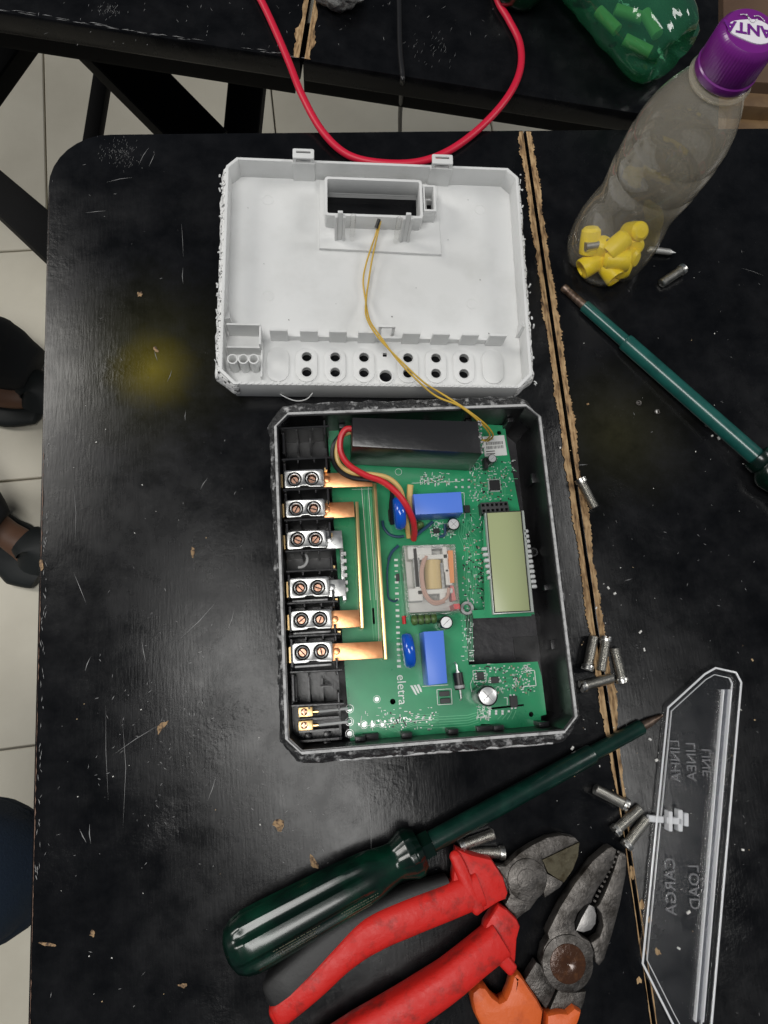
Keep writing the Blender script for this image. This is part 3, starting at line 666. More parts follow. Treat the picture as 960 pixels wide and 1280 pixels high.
chip_ic(545, 664, .0040, .0032, .0014, 2, 'y'); chip_ic(497, 722, .0022, .0050, .0010)
# electrolytic capacitors
def ecap(px, py, r, zt, cross=True):
    c = m_(px, py, zt); o_ = B()
    o_.lathe([(r * .96, ZB), (r, ZB + .0006), (r, zt - .0012), (r * .97, zt - .0003), (r * .84, zt)], 24, Matrix.Translation((c.x, c.y, 0)))
    o = on('electrolytic_capacitor', o_, 'sleeve')
    o_ = B(); o_.lathe([(r * .85, zt - .0001), (r * .80, zt + .0001), (.0001, zt + .0001)], 24, Matrix.Translation((c.x, c.y, 0))); on('capacitor_top', o_, 'alu')
    o_ = B()
    for k in range(2 if cross else 1):
        o_.box((c.x, c.y, zt + .00015), (r * 1.3, r * .10, .0002), rz=.7 + k * math.pi / 2)
    on('capacitor_score', o_, 'rim', 0)
ecap(567, 655, .0041, .037, True); ecap(558, 778, .0042, .038, False); ecap(610, 870, .0062, .046, True); ecap(615.5, 573, .0030, .037, False)
# blue box capacitors
def slab(name, pxs, zt, mt, bev=.0006, zb=ZB):
    pts = [m_(*p, zt) for p in pxs]; b = B(); pl_ = [(p.x, p.y) for p in pts]
    return plate(name, pl_, [], zb, zt, M[mt], pcb, bev)
slab('box_capacitor', [(516.5, 617.5), (576.5, 614.5), (579, 640.5), (519.5, 643.5)], .045, 'bluebox')
slab('box_capacitor', [(529.5, 789.5), (554.5, 788), (559.5, 854), (535.5, 857)], .048, 'bluebox')
# blue disc varistors standing on edge
for (px, py, d_, t_, an) in [(499, 641, .0215, .0066, .05), (510.5, 813, .0215, .0064, .06)]:
    c = m_(px, py, .042); b = B()
    prof = [(.0001, -t_ / 2), (d_ * .40, -t_ / 2), (d_ * .47, -t_ * .36), (d_ * .5, 0), (d_ * .47, t_ * .36), (d_ * .40, t_ / 2), (.0001, t_ / 2)]
    b.lathe(prof, 32, Matrix.Translation((c.x, c.y, ZB + d_ / 2 + .0035)) @ Matrix.Rotation(an, 4, 'Z') @ Matrix.Rotation(math.pi / 2, 4, 'Y'), lambda a, r, z: r * (1 + .02 * math.sin(3 * a + z * 900)))
    on('varistor', b, 'bluedisc', 60)
    b = B()
    for s in (-1, 1): b.tube([Vector((c.x + .001 * s, c.y + s * .0035, ZB + .006)), Vector((c.x + .0012 * s, c.y + s * .0045, ZB))], .0004, 6)
    on('varistor_lead', b, 'pad')
# banded axial resistor, small green bead, diode, jumper parts
a_, c_ = m_(514, 776, .031), m_(546, 773, .031); d = c_ - a_; n = 40; b = B(); pr = []
for i in range(n + 1):
    u = i / n; pr.append((.0024 + .0007 * abs(math.sin(u * math.pi * 4)) * (1 if 0 < i < n else 0) - (.0012 if i in (0, n) else 0), u * d.length))
b.lathe(pr, 16, Matrix.Translation(a_) @ d.to_track_quat('Z', 'Y').to_matrix().to_4x4(), closed=True); on('inductor', b, 'olive', 60)
b = B()
for u in (.25, .5, .75): b.lathe([(.0026, u * d.length - .0004), (.0026, u * d.length + .0004)], 16, Matrix.Translation(a_) @ d.to_track_quat('Z', 'Y').to_matrix().to_4x4())
on('inductor_band', b, 'band')
c = m_(525, 656, .034); b = B(); b.lathe([(.0001, -.0018), (.0024, -.0016), (.0032, 0), (.0024, .0016), (.0001, .0018)], 18, Matrix.Translation((c.x, c.y, .032)) @ Matrix.Rotation(.5, 4, 'Z') @ Matrix.Rotation(1.25, 4, 'X')); on('green_capacitor', b, 'olive', 60)
a_, c_ = m_(572, 841, .030), m_(575, 862, .030); b = B(); b.tube([a_, c_], .0031, 18); on('diode', b, 'smd')
b = B(); e_ = (c_ - a_).normalized(); b.tube([a_ - e_ * .0065 + Vector((0, 0, -.004)), a_ - e_ * .005, a_], .0006, 8); b.tube([c_, c_ + e_ * .005, c_ + e_ * .0065 + Vector((0, 0, -.004))], .0006, 8); b.tube([a_ - e_ * .0008, a_ - e_ * .0001], .0012, 8); on('diode_lead', b, 'pad')
b = B(); b.lathe([(.0031, .0075), (.00318, .0078), (.00318, .0092), (.0031, .0094)], 18, Matrix.Translation(a_) @ (c_ - a_).to_track_quat('Z', 'Y').to_matrix().to_4x4()); on('diode_band', b, 'rim')
a_, c_ = m_(504.5, 770, .029), m_(505.5, 780, .029); b = B(); b.tube([a_, c_], .0012, 10); on('glass_diode', b, 'redplastic')
b = B(); b.tube([m_(*p, .031) for p in [(486, 700), (484, 715), (484.5, 735), (486, 748), (493, 752), (497, 749)]], .0006, 8, smooth=5); b.tube([m_(*p, .031) for p in [(498, 682), (490, 690), (485.5, 700)]], .0010, 8, smooth=5); on('jumper_wire', b, 'bluewire')
b = B(); b.tube([m_(*p, .029) for p in [(478, 651), (480, 660), (487, 668), (497, 671), (505, 670)]], .0009, 8, smooth=5); b.tube([m_(*p, .030) for p in [(541, 652), (533, 659), (524, 666), (519, 671)]], .0011, 8, smooth=5); b.tube([m_(*p, .030) for p in [(556, 655), (556, 668), (549, 671)]], .0009, 8, smooth=5); on('jumper_wire', b, 'bluewire')
# header socket 2 x 6
zt = .034; pts = [m_(*p, zt) for p in [(600.5, 628.5), (634.5, 626.5), (637, 639.5), (602.5, 642)]]
hx = (pts[1] - pts[0]); hy = (pts[3] - pts[0]); hl = []
for i in range(6):
    for j in range(2):
        c = pts[0] + hx * ((i + .5) / 6) + hy * ((j + .5) / 2); hl.append([(c.x - .0009, c.y - .0009), (c.x - .0009, c.y + .0009), (c.x + .0009, c.y + .0009), (c.x + .0009, c.y - .0009)])
plate('header_socket', [(p.x, p.y) for p in pts], hl, ZB, zt, mat('header_plastic', (0.035, 0.035, 0.037), 0.45), pcb)
# barcode label
lb = [q(*p, ZB) for p in [(603, 546), (630, 544), (634, 569), (606, 571)]]; b = B(); b.quadbox(lb, ZB + .0001, ZB + .0003); on('barcode_label', b, 'label', 0)
b = B(); lx, ly = Vector(lb[1]) - Vector(lb[0]), Vector(lb[3]) - Vector(lb[0])
for row in (.30, .50):
    u = .12
    while u < .9:
        w_ = random.uniform(.012, .035); o_ = Vector(lb[0]); A = o_ + lx * u + ly * row; b.flat([A, A + lx * w_, A + lx * w_ + ly * .15, A + ly * .15], ZB + .0005); u += w_ + random.uniform(.015, .04)
for row in (.14, .74, .86):
    A = Vector(lb[0]) + lx * .08 + ly * row; b.flat([A, A + lx * .4, A + lx * .4 + ly * .04, A + ly * .04], ZB + .0005)
on('barcode', b, 'ink', 0, 'stuff')
# flags standing along the board's lower edge, black holder clip
for (px, py, sx, sy) in [(610, 912, .014, .005), (463, 921, .010, .004)]:
    c = m_(px, py, .030); b = B(); b.box((c.x, c.y, .022), (sx, sy, .018), bev=.0006); b.box((c.x, c.y - .003, .024), (sx * .7, .003, .022), bev=.0005); b.build('board_clip', M['black'], meter)

# display on its own raised board
dz = .041
db = plate('display', [(v.x, v.y) for v in [m_(*p, .036) for p in [(604, 650), (650, 646), (664.5, 770), (592, 773), (590, 763), (606, 762)]]], [], .0345, .036, M['pcb'], meter)
gl = [m_(*p, dz) for p in [(609, 641.5), (650.5, 639.5), (662, 763), (619, 765)]]
plate('display_frame', [(v.x, v.y) for v in [m_(*p, dz - .0004) for p in [(606.5, 641), (655, 638), (667.5, 765), (617, 768)]]], [], .0362, dz - .0004, M['glassedge'], db, .0003)
plate('display_border', [(v.x, v.y) for v in [m_(*p, dz) for p in [(607.8, 640.2), (652, 638), (663.7, 764), (617.8, 766.5)]]], [], dz - .0003, dz, M['lcdedge'], db)
plate('display_glass', [(v.x, v.y) for v in gl], [], dz - .0002, dz + .0003, M['lcd'], db, .0001)
for (pa, pb_, n) in [((606, 686), (613, 722), 6), ((657.5, 664), (668, 733), 12)]:
    for k in range(n):
        u = k / (n - 1); c = m_(pa[0] + (pb_[0] - pa[0]) * u, pa[1] + (pb_[1] - pa[1]) * u, .040); b = B()
        b.box((c.x, c.y, .0388), (.0034, .0023, .0036), bev=.0005, seg=1); b.build('display_pin', M['pad'], db)

# relay in clear case
rz_ = .050
rc_ = [m_(*p, rz_) for p in [(503.5, 682), (569, 680), (575.5, 765), (511, 769)]]
relay = plate('relay', [(v.x, v.y) for v in [m_(*p, .031) for p in [(503, 686), (562, 684), (568, 763), (508, 766)]]], [], ZB, .031, M['relaywhite'], meter, .0004)
ctr = sum(rc_, Vector()) / 4
plate('relay_case', [(v.x, v.y) for v in rc_], [[(ctr.x + (v.x - ctr.x) * .955, ctr.y + (v.y - ctr.y) * .965) for v in rc_][::-1]], ZB + .0008, rz_, M['relayclear'], relay, .0003)
plate('relay_lid', [(ctr.x + (v.x - ctr.x) * .954, ctr.y + (v.y - ctr.y) * .964) for v in rc_], [], rz_ - .0012, rz_ - .0001, M['relayclear'], relay)
a_, c_ = m_(540, 701, .040), m_(542, 737, .040); b = B(); b.tube([a_, c_], .0056, 24); b.build('relay_coil', M['coil'], relay)
b = B()
for pa, sx, sy in [((541, 697), .020, .003), ((543, 740), .022, .003), ((515, 692), .006, .008), ((520, 715), .003, .022), ((556, 700), .003, .016), ((560, 722), .004, .010), ((519, 744), .009, .008), ((527, 690), .012, .005), ((553, 748), .004, .006)]:
    c = m_(*pa, .042); b.box((c.x, c.y, .040), (sx, sy, .010), bev=.0004, seg=1)
b.build('relay_frame', M['relaywhite'], relay)
b = B(); c = m_(521, 716, .043); b.box((c.x, c.y, .040), (.004, .018, .010)); c = m_(535, 686, .04); b.box((c.x, c.y, .040), (.018, .002, .008)); c = m_(553, 722, .043); b.box((c.x, c.y, .038), (.0016, .018, .012)); b.build('relay_contact', M['tin'], relay)
b = B(); b.tube([m_(*p, .046) for p in [(533, 695), (528, 712), (530, 735), (538, 750), (550, 752), (559, 746), (561, 735)]], .0010, 8, smooth=6); b.tube([m_(*p, .0455) for p in [(530, 698), (526, 716), (530, 742), (542, 755), (556, 752)]], .0009, 8, smooth=6); b.build('relay_braid', M['pinkwire'], relay)
plate('relay_tag', [(v.x, v.y) for v in [m_(*p, .046) for p in [(560, 688), (566, 688), (568, 728), (563, 729)]]], [], .034, .046, M['orange'], relay)
plate('relay_tag', [(v.x, v.y) for v in [m_(*p, .043) for p in [(563, 732), (567, 732), (570, 750), (565, 751)]]], [], .034, .043, mat('relay_pink', (0.62, 0.16, 0.15), 0.5), relay)
plate('relay_flag', [(v.x, v.y) for v in [m_(*p, .046) for p in [(567, 755), (574.5, 754.5), (575.5, 761), (568.5, 761.5)]]], [], .030, .046, M['redplastic'], relay)

# large module in black shrink tube
bz = .066
bt = [m_(*p, bz) for p in [(440, 521), (598, 526), (602.5, 567), (440, 558)]]
blk = plate('power_module', [(v.x, v.y) for v in bt], [], ZB + .001, bz, M['shrink'], meter, .0014)
b = B(); ea, eb_ = bt[1], bt[2]
for k in range(90):
    u = random.random(); c = ea.lerp(eb_, u); b.box((c.x + random.gauss(0, .0009), c.y, bz - abs(random.gauss(0, .006))), (random.uniform(.0005, .0016),) * 3, rz=random.random() * 3)
b.build('glue_crust', M['glue'], blk, 0, 'stuff')
def wire(name, pts, r, mt, parent, sm_=7): b = B(); b.tube(pts, r, 9, smooth=sm_); return b.build(name, M[mt], parent)
wire('red_wire', [m_(439, 536, .050), m_(432, 537, .050), m_(426, 547, .049), m_(426, 565, .047), m_(436, 581, .047), m_(457, 594, .050), m_(478, 602, .052), m_(496, 616, .053), m_(508, 632, .051), m_(516, 650, .044), m_(518, 665, .034), m_(517, 674, .027)], .0020, 'redwire', meter)
wire('tan_wire', [m_(438, 540, .046), m_(428, 545, .045), m_(421, 560, .042), m_(424, 580, .040), m_(440, 591, .043), m_(465, 593, .044), m_(484, 597, .044), m_(497, 607, .043), m_(503, 620, .040), m_(507, 645, .036), m_(511, 672, .028)], .0016, 'tanwire', meter)
wire('black_wire', [m_(438, 538, .043), m_(424, 546, .043), m_(416, 560, .042), m_(416, 575, .041), m_(424, 588, .042), m_(440, 597, .045), m_(462, 600, .046), m_(480, 603, .046), m_(490, 613, .044), m_(489, 632, .036), m_(490, 655, .028)], .0015, 'blkwire', meter)
wire('tan_wire', [m_(513, 606, .040), m_(512, 622, .038), m_(513, 640, .032)], .0020, 'tanwire', meter)

# screw terminal block on the left
blk_x1 = lambda py: m_(407 + (py - 530) * 0.058, py, .046).x
tbk = B()
XA, XB = .0028, .0325
tbk.box(((XA + XB) / 2, MH / 2, .013), (XB - XA, MH - .006, .018))
terminal_block = tbk.build('terminal_block', M['ribblack'], meter)
def rib(py, z=.050, w_=.0014, pl=350, pr=411, slope=-.06):
    L_, R_ = m_(pl + (py - 530) * .04, py + 1.5, z), m_(pr + (py - 530) * .055, py - 1.5, z)
    b = B(); c = (L_ + R_) / 2; b.box((c.x, c.y, (z + .018) / 2), (R_.x - L_.x, w_, z - .018), rz=math.atan2(R_.y - L_.y, R_.x - L_.x), bev=.0003, seg=1)
    for u in (.33, .66): b.box((L_.x + (R_.x - L_.x) * u, c.y - .0012, .036), (.0008, .0022, .024))
    b.build('divider', M['ribblack'], terminal_block)
for py in (534, 573, 611, 649, 688, 713, 753, 794, 839, 881): rib(py)
b = B()
for (ya, yb) in [(534, 573), (573, 611), (611, 649), (649, 688), (713, 753), (753, 794), (794, 839), (839, 881)]:
    c = m_(355 + (ya - 530) * .04, (ya + yb) / 2, .046); b.box((XA + .0022, c.y, .030), (.0016, (yb - ya) / 2.15 * .001 * .8, .030), bev=.0003, seg=1)
b.build('side_fins', M['ribblack'], terminal_block)
b = B()
for k in range(9):
    y = m_(410, 540 + k * 42, .040).y; x = XB - .0012; b.box((x, y, .033), (.0014, .010, .032), bev=.0003, seg=1)
b.build('back_fins', M['ribblack'], terminal_block)
# empty bays: vertical grooves, ring in the middle slot, lower bay with posts
b = B()
for px, y_a, y_b in [(370, 846, 878), (386, 846, 878), (403, 848, 876), (372, 540, 566), (388, 540, 566)]:
    p0, p1 = m_(px, y_a, .030), m_(px, y_b, .030); b.box(((p0.x + p1.x) / 2, (p0.y + p1.y) / 2, .026), (.0012, p0.y - p1.y, .010))
c = m_(407, 858, .036); b.box((c.x, c.y, .034), (.007, .0008, .010))
for (px, py) in [(385, 920), (409, 918), (386, 934), (409, 930)]:
    c = m_(px, py, .028); b.cyl((c.x, c.y), .0022, .020, .029, 14, .0004)
for py in (899, 914, 926): 
    p0, p1 = m_(374, py, .034), m_(424, py - 2, .034); b.box(((p0.x + p1.x) / 2, (p0.y + p1.y) / 2, .028), (p1.x - p0.x, .0012, .014))
b.build('bay_ribs', M['ribblack'], terminal_block, kind='stuff')
c = m_(374, 699, .040); b = B(); b.tube([Vector((c.x + .005 * math.cos(a), c.y + .0052 * math.sin(a), .040)) for a in [math.radians(100 - 20 * k) for k in range(11)]], .0009, 8); b.build('slot_ring', M['rim'], terminal_block)
# six clamp terminals
TZ = .047
def terminal(bx0, by0, bx1, by1, c1, c2):
    A, C = m_(bx0, by1, TZ), m_(bx1, by0, TZ); k1, k2 = m_(*c1, TZ), m_(*c2, TZ)
    w_ = C.x - A.x; n = 5
    ol = [(A.x + .0008, A.y), (A.x + w_ * .36, A.y + .0002), (A.x + w_ * .42, A.y + .0011), (A.x + w_ * .58, A.y + .0011), (A.x + w_ * .64, A.y + .0002), (C.x - .0008, A.y), (C.x, A.y + .0010), (C.x, C.y - .001), (C.x - .001, C.y), (A.x + .001, C.y), (A.x, C.y - .001), (A.x, A.y + .001)]
    hr = .0045
    t = plate('terminal', ol, [circle((k1.x, k1.y), hr, 24)[::-1], circle((k2.x, k2.y), hr, 24)[::-1]], .032, TZ, M['tin'], meter, .0003)
    for k in (k1, k2):
        b = B(); b.lathe([(.0038, .034), (.0038, TZ - .0006), (.0035, TZ - .0002), (.0030, TZ - .0004), (.0028, .036)], 22, Matrix.Translation((k.x, k.y, 0))); b.build('collar', M['tin'], t)
        b = B(); b.lathe([(.0026, .034), (.0026, TZ - .0042), (.0021, TZ - .0034), (.0001, TZ - .0034)], 18, Matrix.Translation((k.x, k.y, 0))); b.build('screw', M['screwcu'], t)
        b = B(); an = random.uniform(0, 3); b.box((k.x, k.y, TZ - .0033), (.0040, .0007, .0004), rz=an); b.build('screw_slot', M['gap'], t)
    b = B(); b.box((A.x - .0016, (A.y + C.y) / 2 - .0006, .038), (.0010, (C.y - A.y) * .78, .014)); b.build('clamp_edge', M['brass'], t)
    b = B(); b.box(((A.x + C.x) / 2, A.y - .0018, .035), (w_ * .92, .0012, .020), bev=.0003, seg=1); b.build('spring_strip', M['rim'], t)
    return t
TT = [terminal(355.7, 586, 404, 610, (368, 598.7), (389.7, 598)), terminal(357.6, 623, 405.5, 647, (370, 635.5), (392, 635)), terminal(359, 662, 407.5, 687, (372, 674), (394.3, 673.5)),
      terminal(362.7, 720, 410.5, 748, (375, 734.7), (397.2, 734)), terminal(364, 761, 414, 788.5, (376.5, 774.7), (400, 774)), terminal(366, 801, 415, 830, (378, 815.6), (401.6, 814.3))]
# copper straps: flat tab + upright bar
def strap(pxs, zt, mt='copper', th=.0012): return plate('copper_strap' if mt != 'tin' else 'metal_tab', [(v.x, v.y) for v in [m_(*p, zt) for p in pxs]], [], zt - th, zt, M[mt], meter, .0002)
SZ = .042
strap([(402, 591.5), (465, 590), (466, 608), (404, 609.5)], SZ); strap([(404, 628.5), (442, 627), (443.5, 646), (405, 648)], SZ)
strap([(413, 763.5), (449, 762), (450.5, 783.5), (414, 785.5)], SZ); strap([(414, 804.5), (477.5, 801.5), (479, 822.5), (416, 826)], SZ)
strap([(406, 664), (427, 663), (429, 685), (408, 686.5)], SZ, 'tin'); strap([(409, 725), (431, 724), (432, 744.5), (411, 746)], SZ, 'tin')
def bar(pa, pb_, zt, th, mt):
    a, c = m_(*pa, zt), m_(*pb_, zt); d = (c - a); nn = Vector((-d.y, d.x, 0)).normalized() * th / 2
    return plate('copper_bar' if mt != 'tin' else 'tinned_bar', [(v.x, v.y) for v in (a - nn, c - nn, c + nn, a + nn)], [], ZB + .0006, zt, M[mt], meter, .0002)
bar((468.5, 604), (482.5, 824), SZ, .0019, 'brass'); bar((446, 627), (453, 785), SZ, .0019, 'brass'); bar((427, 686), (431, 750), .036, .0022, 'tin')
b = B()
for k in range(6): c = m_(429.5 + k * .5, 692 + k * 9, .037); b.box((c.x, c.y, .034), (.0030, .0022, .006))
b.build('tab_teeth', M['tin'], meter)
for (px, py) in [(409, 599), (409, 637), (412, 674), (415, 734), (419, 774), (421, 814)]:
    c = m_(px, py, SZ); b = B(); b.cyl((c.x, c.y), .0021, SZ - .001, SZ + .0006, 14, .0003); b.build('rivet', M['tin'] if px in (412, 415) else M['copper'], meter)
for k in range(6): c = m_(407 + k * 3.4, 586 + k * 41, .047); b = B(); b.box((c.x, c.y, .040), (.0016, .0022, .012)); b.build('brass_tail', M['brass'], meter)
# two small signal terminals with straight leads
for (px, py, ex, ey) in [(382, 890, 438, 885), (382, 907, 438, 902)]:
    c = m_(px, py, .040); b = B(); b.box((c.x, c.y, .034), (.0086, .0056, .012), bev=.0005); t = b.build('signal_terminal', M['brass'], meter)
    c2 = m_(px - 2, py, .041); b = B(); b.lathe([(.0022, .039), (.0022, .0408), (.0015, .0412), (.0001, .0412)], 8, Matrix.Translation((c2.x, c2.y, 0))); b.box((c2.x, c2.y, .0413), (.0032, .0006, .0003)); b.box((c2.x, c2.y, .0413), (.0006, .0032, .0003)); b.build('screw', M['screwcu'], t)
    b = B(); b.tube([m_(px + 6, py, .038), m_(px + 16, py - .5, .038)], .0012, 10); b.build('crimp', M['brass'], t)
    b = B(); b.tube([m_(px + 15, py - .5, .038), m_(ex - 4, ey + .5, .036), m_(ex, ey, .027)], .0009, 8); b.build('lead', M['pad'], t)

# ------------------------------------------------------------------ white meter cover lying inside up
CZ = .022
CF = Fr(P(273, 480, CZ), math.radians(0.1)); c_l = CF.l
cover = thing('meter_cover', (CF.o.x, CF.o.y, 0), CF.a, 'white plastic meter cover lying open side up behind the meter case', 'meter cover')
pa, pb_, pc, pd_ = c_l(276, 482, CZ), c_l(664, 486, CZ), c_l(646, 209, CZ), c_l(281, 197, CZ)
x0c, x1c, y0c, y1c = 0.0, (pb_.x + pc.x) / 2 + .001, 0.0, (pc.y + pd_.y) / 2
CH = [.010, .010, .0075, .0075]
def ch_in(o): return chamfer(x0c + o, y0c + o, x1c - o, y1c - o, [c - o * .4 for c in CH])
# floor with the window opening and terminal holes
FT = .0035
def cq(px, py, z): v = c_l(px, py, z); return (v.x, v.y)
wz = .021
win_o = [cq(*p, wz) for p in [(405.7, 219.5), (527.5, 225.5), (528.5, 273.5), (405.7, 268.5)]]
wx0, wx1, wy0, wy1 = win_o[0][0], win_o[1][0], (win_o[2][1] + win_o[3][1]) / 2, (win_o[0][1] + win_o[1][1]) / 2
pills = [347.6, 383.4, 419, 455, 510, 545, 580, 616]
hz = .0048
holes = [[(wx0 + .002, wy0 + .002), (wx0 + .002, wy1 - .002), (wx1 - .002, wy1 - .002), (wx1 - .002, wy0 + .002)]]
pl_c = []
for i, px in enumerate(pills):
    sh = (px - 345) / 270 * 3.0
    a, c = cq(px, 445.5 + sh, hz), cq(px, 464.5 + sh, hz); pl_c.append((a, c))
    if 0 < i < 7: holes += [circle(a, .0036, 20)[::-1], circle(c, .0036, 20)[::-1]]
big = cq(482, 471, FT); holes.append(circle(big, .0046, 20)[::-1])
sqr = cq(481, 443.5, FT); holes.append([(sqr[0] - .0015, sqr[1] - .0015), (sqr[0] - .0015, sqr[1] + .0015), (sqr[0] + .0015, sqr[1] + .0015), (sqr[0] + .0015, sqr[1] - .0015)])
sb0, sb1 = cq(531, 253, FT), cq(544, 266, FT); holes.append([(sb0[0] + .001, sb1[1]), (sb0[0] + .001, sb0[1]), (sb1[0] - .001, sb0[1]), (sb1[0] - .001, sb1[1])])
plate('cover_floor', ch_in(.0012), holes, .0004, FT, M['white'], cover)
plate('cover_wall', ch_in(0), [ch_in(.0021)[::-1]], .0006, CZ, M['white'], cover, .0004)
ragged('torn_edge', ch_in(-.0001), lambda i: {0: .0004, 1: .0015, 2: .0036, 3: .003, 4: .0003, 5: .002, 6: .0042, 7: .003}[i], CZ - .002, cover, M['cutwhite'], .0016, drop=.008, seed=4)
b = B()
for k in range(46):                                     # curls of torn plastic on the short sides
    s = random.random() < .5; y = random.uniform(.004, y1c - .004); x = (x0c - .003 if s else x1c + .003) + random.gauss(0, .001)
    p = Vector((x, y, CZ - .004 + random.uniform(-.003, .002))); d = Vector((random.gauss(0, 1) * .6, random.gauss(0, 1), random.gauss(0, .5))).normalized() * random.uniform(.0006, .0020)
    b.tube([p - d, p + Vector((0, 0, .0008)), p + d], random.uniform(.0003, .0008), 5)
b.build('torn_curls', M['white'], cover, 0, 'stuff')
b = B(); b.tube([c_l(*p) for p in [(345, 489, .004), (356, 496, .006), (370, 501, .008), (383, 499, .010), (391, 491, .012)]], .0004, 6, smooth=6); b.build('plastic_thread', M['white'], cover)
# beading along the front lip
b = B()
for k in range(46): x = .014 + k * .0043; b.box((x, .0012, CZ + .0001), (.0026, .0016, .0010), rz=.5)
b.build('lip_beading', M['white'], cover, 30, 'stuff')
# pill-shaped bosses
for i, (a, c) in enumerate(pl_c):
    ct = ((a[0] + c[0]) / 2, (a[1] + c[1]) / 2); hh = (a[1] - c[1]) / 2 + .0075
    hs = [circle(a, .0036, 20)[::-1], circle(c, .0036, 20)[::-1]] if 0 < i < 7 else []
    plate('terminal_boss', pill(ct, .0077, hh), hs, FT - .0004, hz, M['white'], cover, .0004)
    if 0 < i < 7:
        for hc in (a, c):
            b = B(); b.lathe([(.0036, FT - .002), (.0036, hz + .0002), (.0040, hz + .0004), (.0043, hz)], 20, Matrix.Translation((hc[0], hc[1], 0))); b.build('hole_lip', M['white'], cover)
b = B(); b.lathe([(.0046, .001), (.0046, FT + .0016), (.0058, FT + .0012), (.0060, FT - .0002)], 24, Matrix.Translation((big[0], big[1], 0))); b.build('boss_collar', M['white'], cover)
# castellated partition in front of the terminal area
yw = cq(440, 412, .020)[1]; zt_ = .0195
b = B(); b.box(((x0c + x1c) / 2 + .010, yw, (.009 + FT) / 2), (x1c - x0c - .062, .0016, .009 - FT + .001)); b.build('partition', M['white'], cover)
for px in [345, 383, 419.5, 456, 512, 549, 585.5, 620]:
    p = cq(px + 3, 412 + (px - 345) * .024, zt_); b = B(); b.box((p[0], p[1], (zt_ + FT) / 2), (.0125 if px != 620 else .013, .0018, zt_ - FT), bev=.0003, seg=1); b.build('castellation', M['white'], cover)
p = cq(484, 408, .020); b = B()
for s in (-1, 1): b.box((p[0] + s * .0048, p[1], .0115), (.0022, .0016, .017), bev=.0002, seg=1)
b.box((p[0], p[1], .0195), (.0118, .0016, .0022), bev=.0002, seg=1); b.build('latch_loop', M['white'], cover)
# left box and three tubes
pA, pB = cq(283, 404, .020), cq(325, 406, .020)
b = B(); b.box(((pA[0] + pB[0]) / 2, pA[1] - .0006, .0118), (pB[0] - pA[0], .0014, .017), bev=.0002, seg=1); pC = cq(304, 434, .014); b.box((pC[0], pC[1], .009), (pB[0] - pA[0], .0014, .011), bev=.0002, seg=1)
b.box((pB[0], (pA[1] + pC[1]) / 2, .0112), (.0012, pA[1] - pC[1], .016)); pD = cq(328, 452, .006); b.box((pB[0] + .0006, pD[1], .006), (.0012, .026, .008)); b.build('corner_box', M['white'], cover)
for px in (290.5, 304, 317):
    c = cq(px, 448.5, .0195); b = B(); b.lathe([(.0036, FT - .0005), (.0037, .0193), (.0034, .0195), (.0029, .0195), (.0027, .0192), (.0027, FT)], 22, Matrix.Translation((c[0], c[1], 0))); b.build('tube_post', M['white'], cover)
# window frame on plinth
pz = .0062
plate('plinth', [cq(*p, pz) for p in [(399, 225), (546, 232), (552, 318), (399, 310)]], [[(wx0 + .002, wy0 + .002), (wx1 - .002, wy0 + .002), (wx1 - .002, wy1 - .002), (wx0 + .002, wy1 - .002)][::-1], [(sb0[0] + .001, sb1[1]), (sb0[0] + .001, sb0[1]), (sb1[0] - .001, sb0[1]), (sb1[0] - .001, sb1[1])]], FT - .0004, pz, M['white'], cover, .0006)
def rrect(xa, ya, xb, yb, r, n=4):
    o = []
    for (cx_, cy_, a0) in [(xb - r, yb - r, 0), (xa + r, yb - r, 90), (xa + r, ya + r, 180), (xb - r, ya + r, 270)]:
        for i in range(n + 1): a = math.radians(a0 + 90 * i / n); o.append((cx_ + r * math.cos(a), cy_ + r * math.sin(a)))
    return o
plate('window_frame', rrect(wx0, wy0, wx1, wy1, .0026), [rrect(wx0 + .0021, wy0 + .0021, wx1 - .0021, wy1 - .0021, .0014)[::-1]], pz - .0005, wz, M['white'], cover, .0003)
s0, s1 = cq(529.5, 231, wz - .001), cq(545.5, 264, wz - .001)
plate('side_pocket', [(s0[0] - .0005, s1[1]), (s1[0], s1[1]), (s1[0], s0[1]), (s0[0] - .0005, s0[1])], [[(s0[0] + .0006, s1[1] + .0015), (s0[0] + .0006, s0[1] - .0015), (s1[0] - .0015, s0[1] - .0015), (s1[0] - .0015, s1[1] + .0015)]], pz - .0004, wz - .001, M['white'], cover, .0002)
for px, py in [(424.5, 299), (505, 301)]:
    c = cq(px, py, pz); b = B()
    for s in (-1, 1): b.box((c[0] + s * .0028, c[1], (pz + .034) / 2), (.0020, .0030, .034 - pz), bev=.0003, seg=1)
    b.box((c[0], c[1] + .0004, (pz + .038) / 2), (.0036, .0020, .038 - pz), bev=.0003, seg=1); b.build('guide_post', M['white'], cover)
for px, py in [(440, 299), (494.5, 302)]:
    c = cq(px, py, pz); b = B(); b.lathe([(.0020, pz), (.0020, .0338), (.0014, .035), (.0001, .0352)], 14, Matrix.Translation((c[0], c[1], 0))); b.build('light_guide', M['relayclear'], cover)
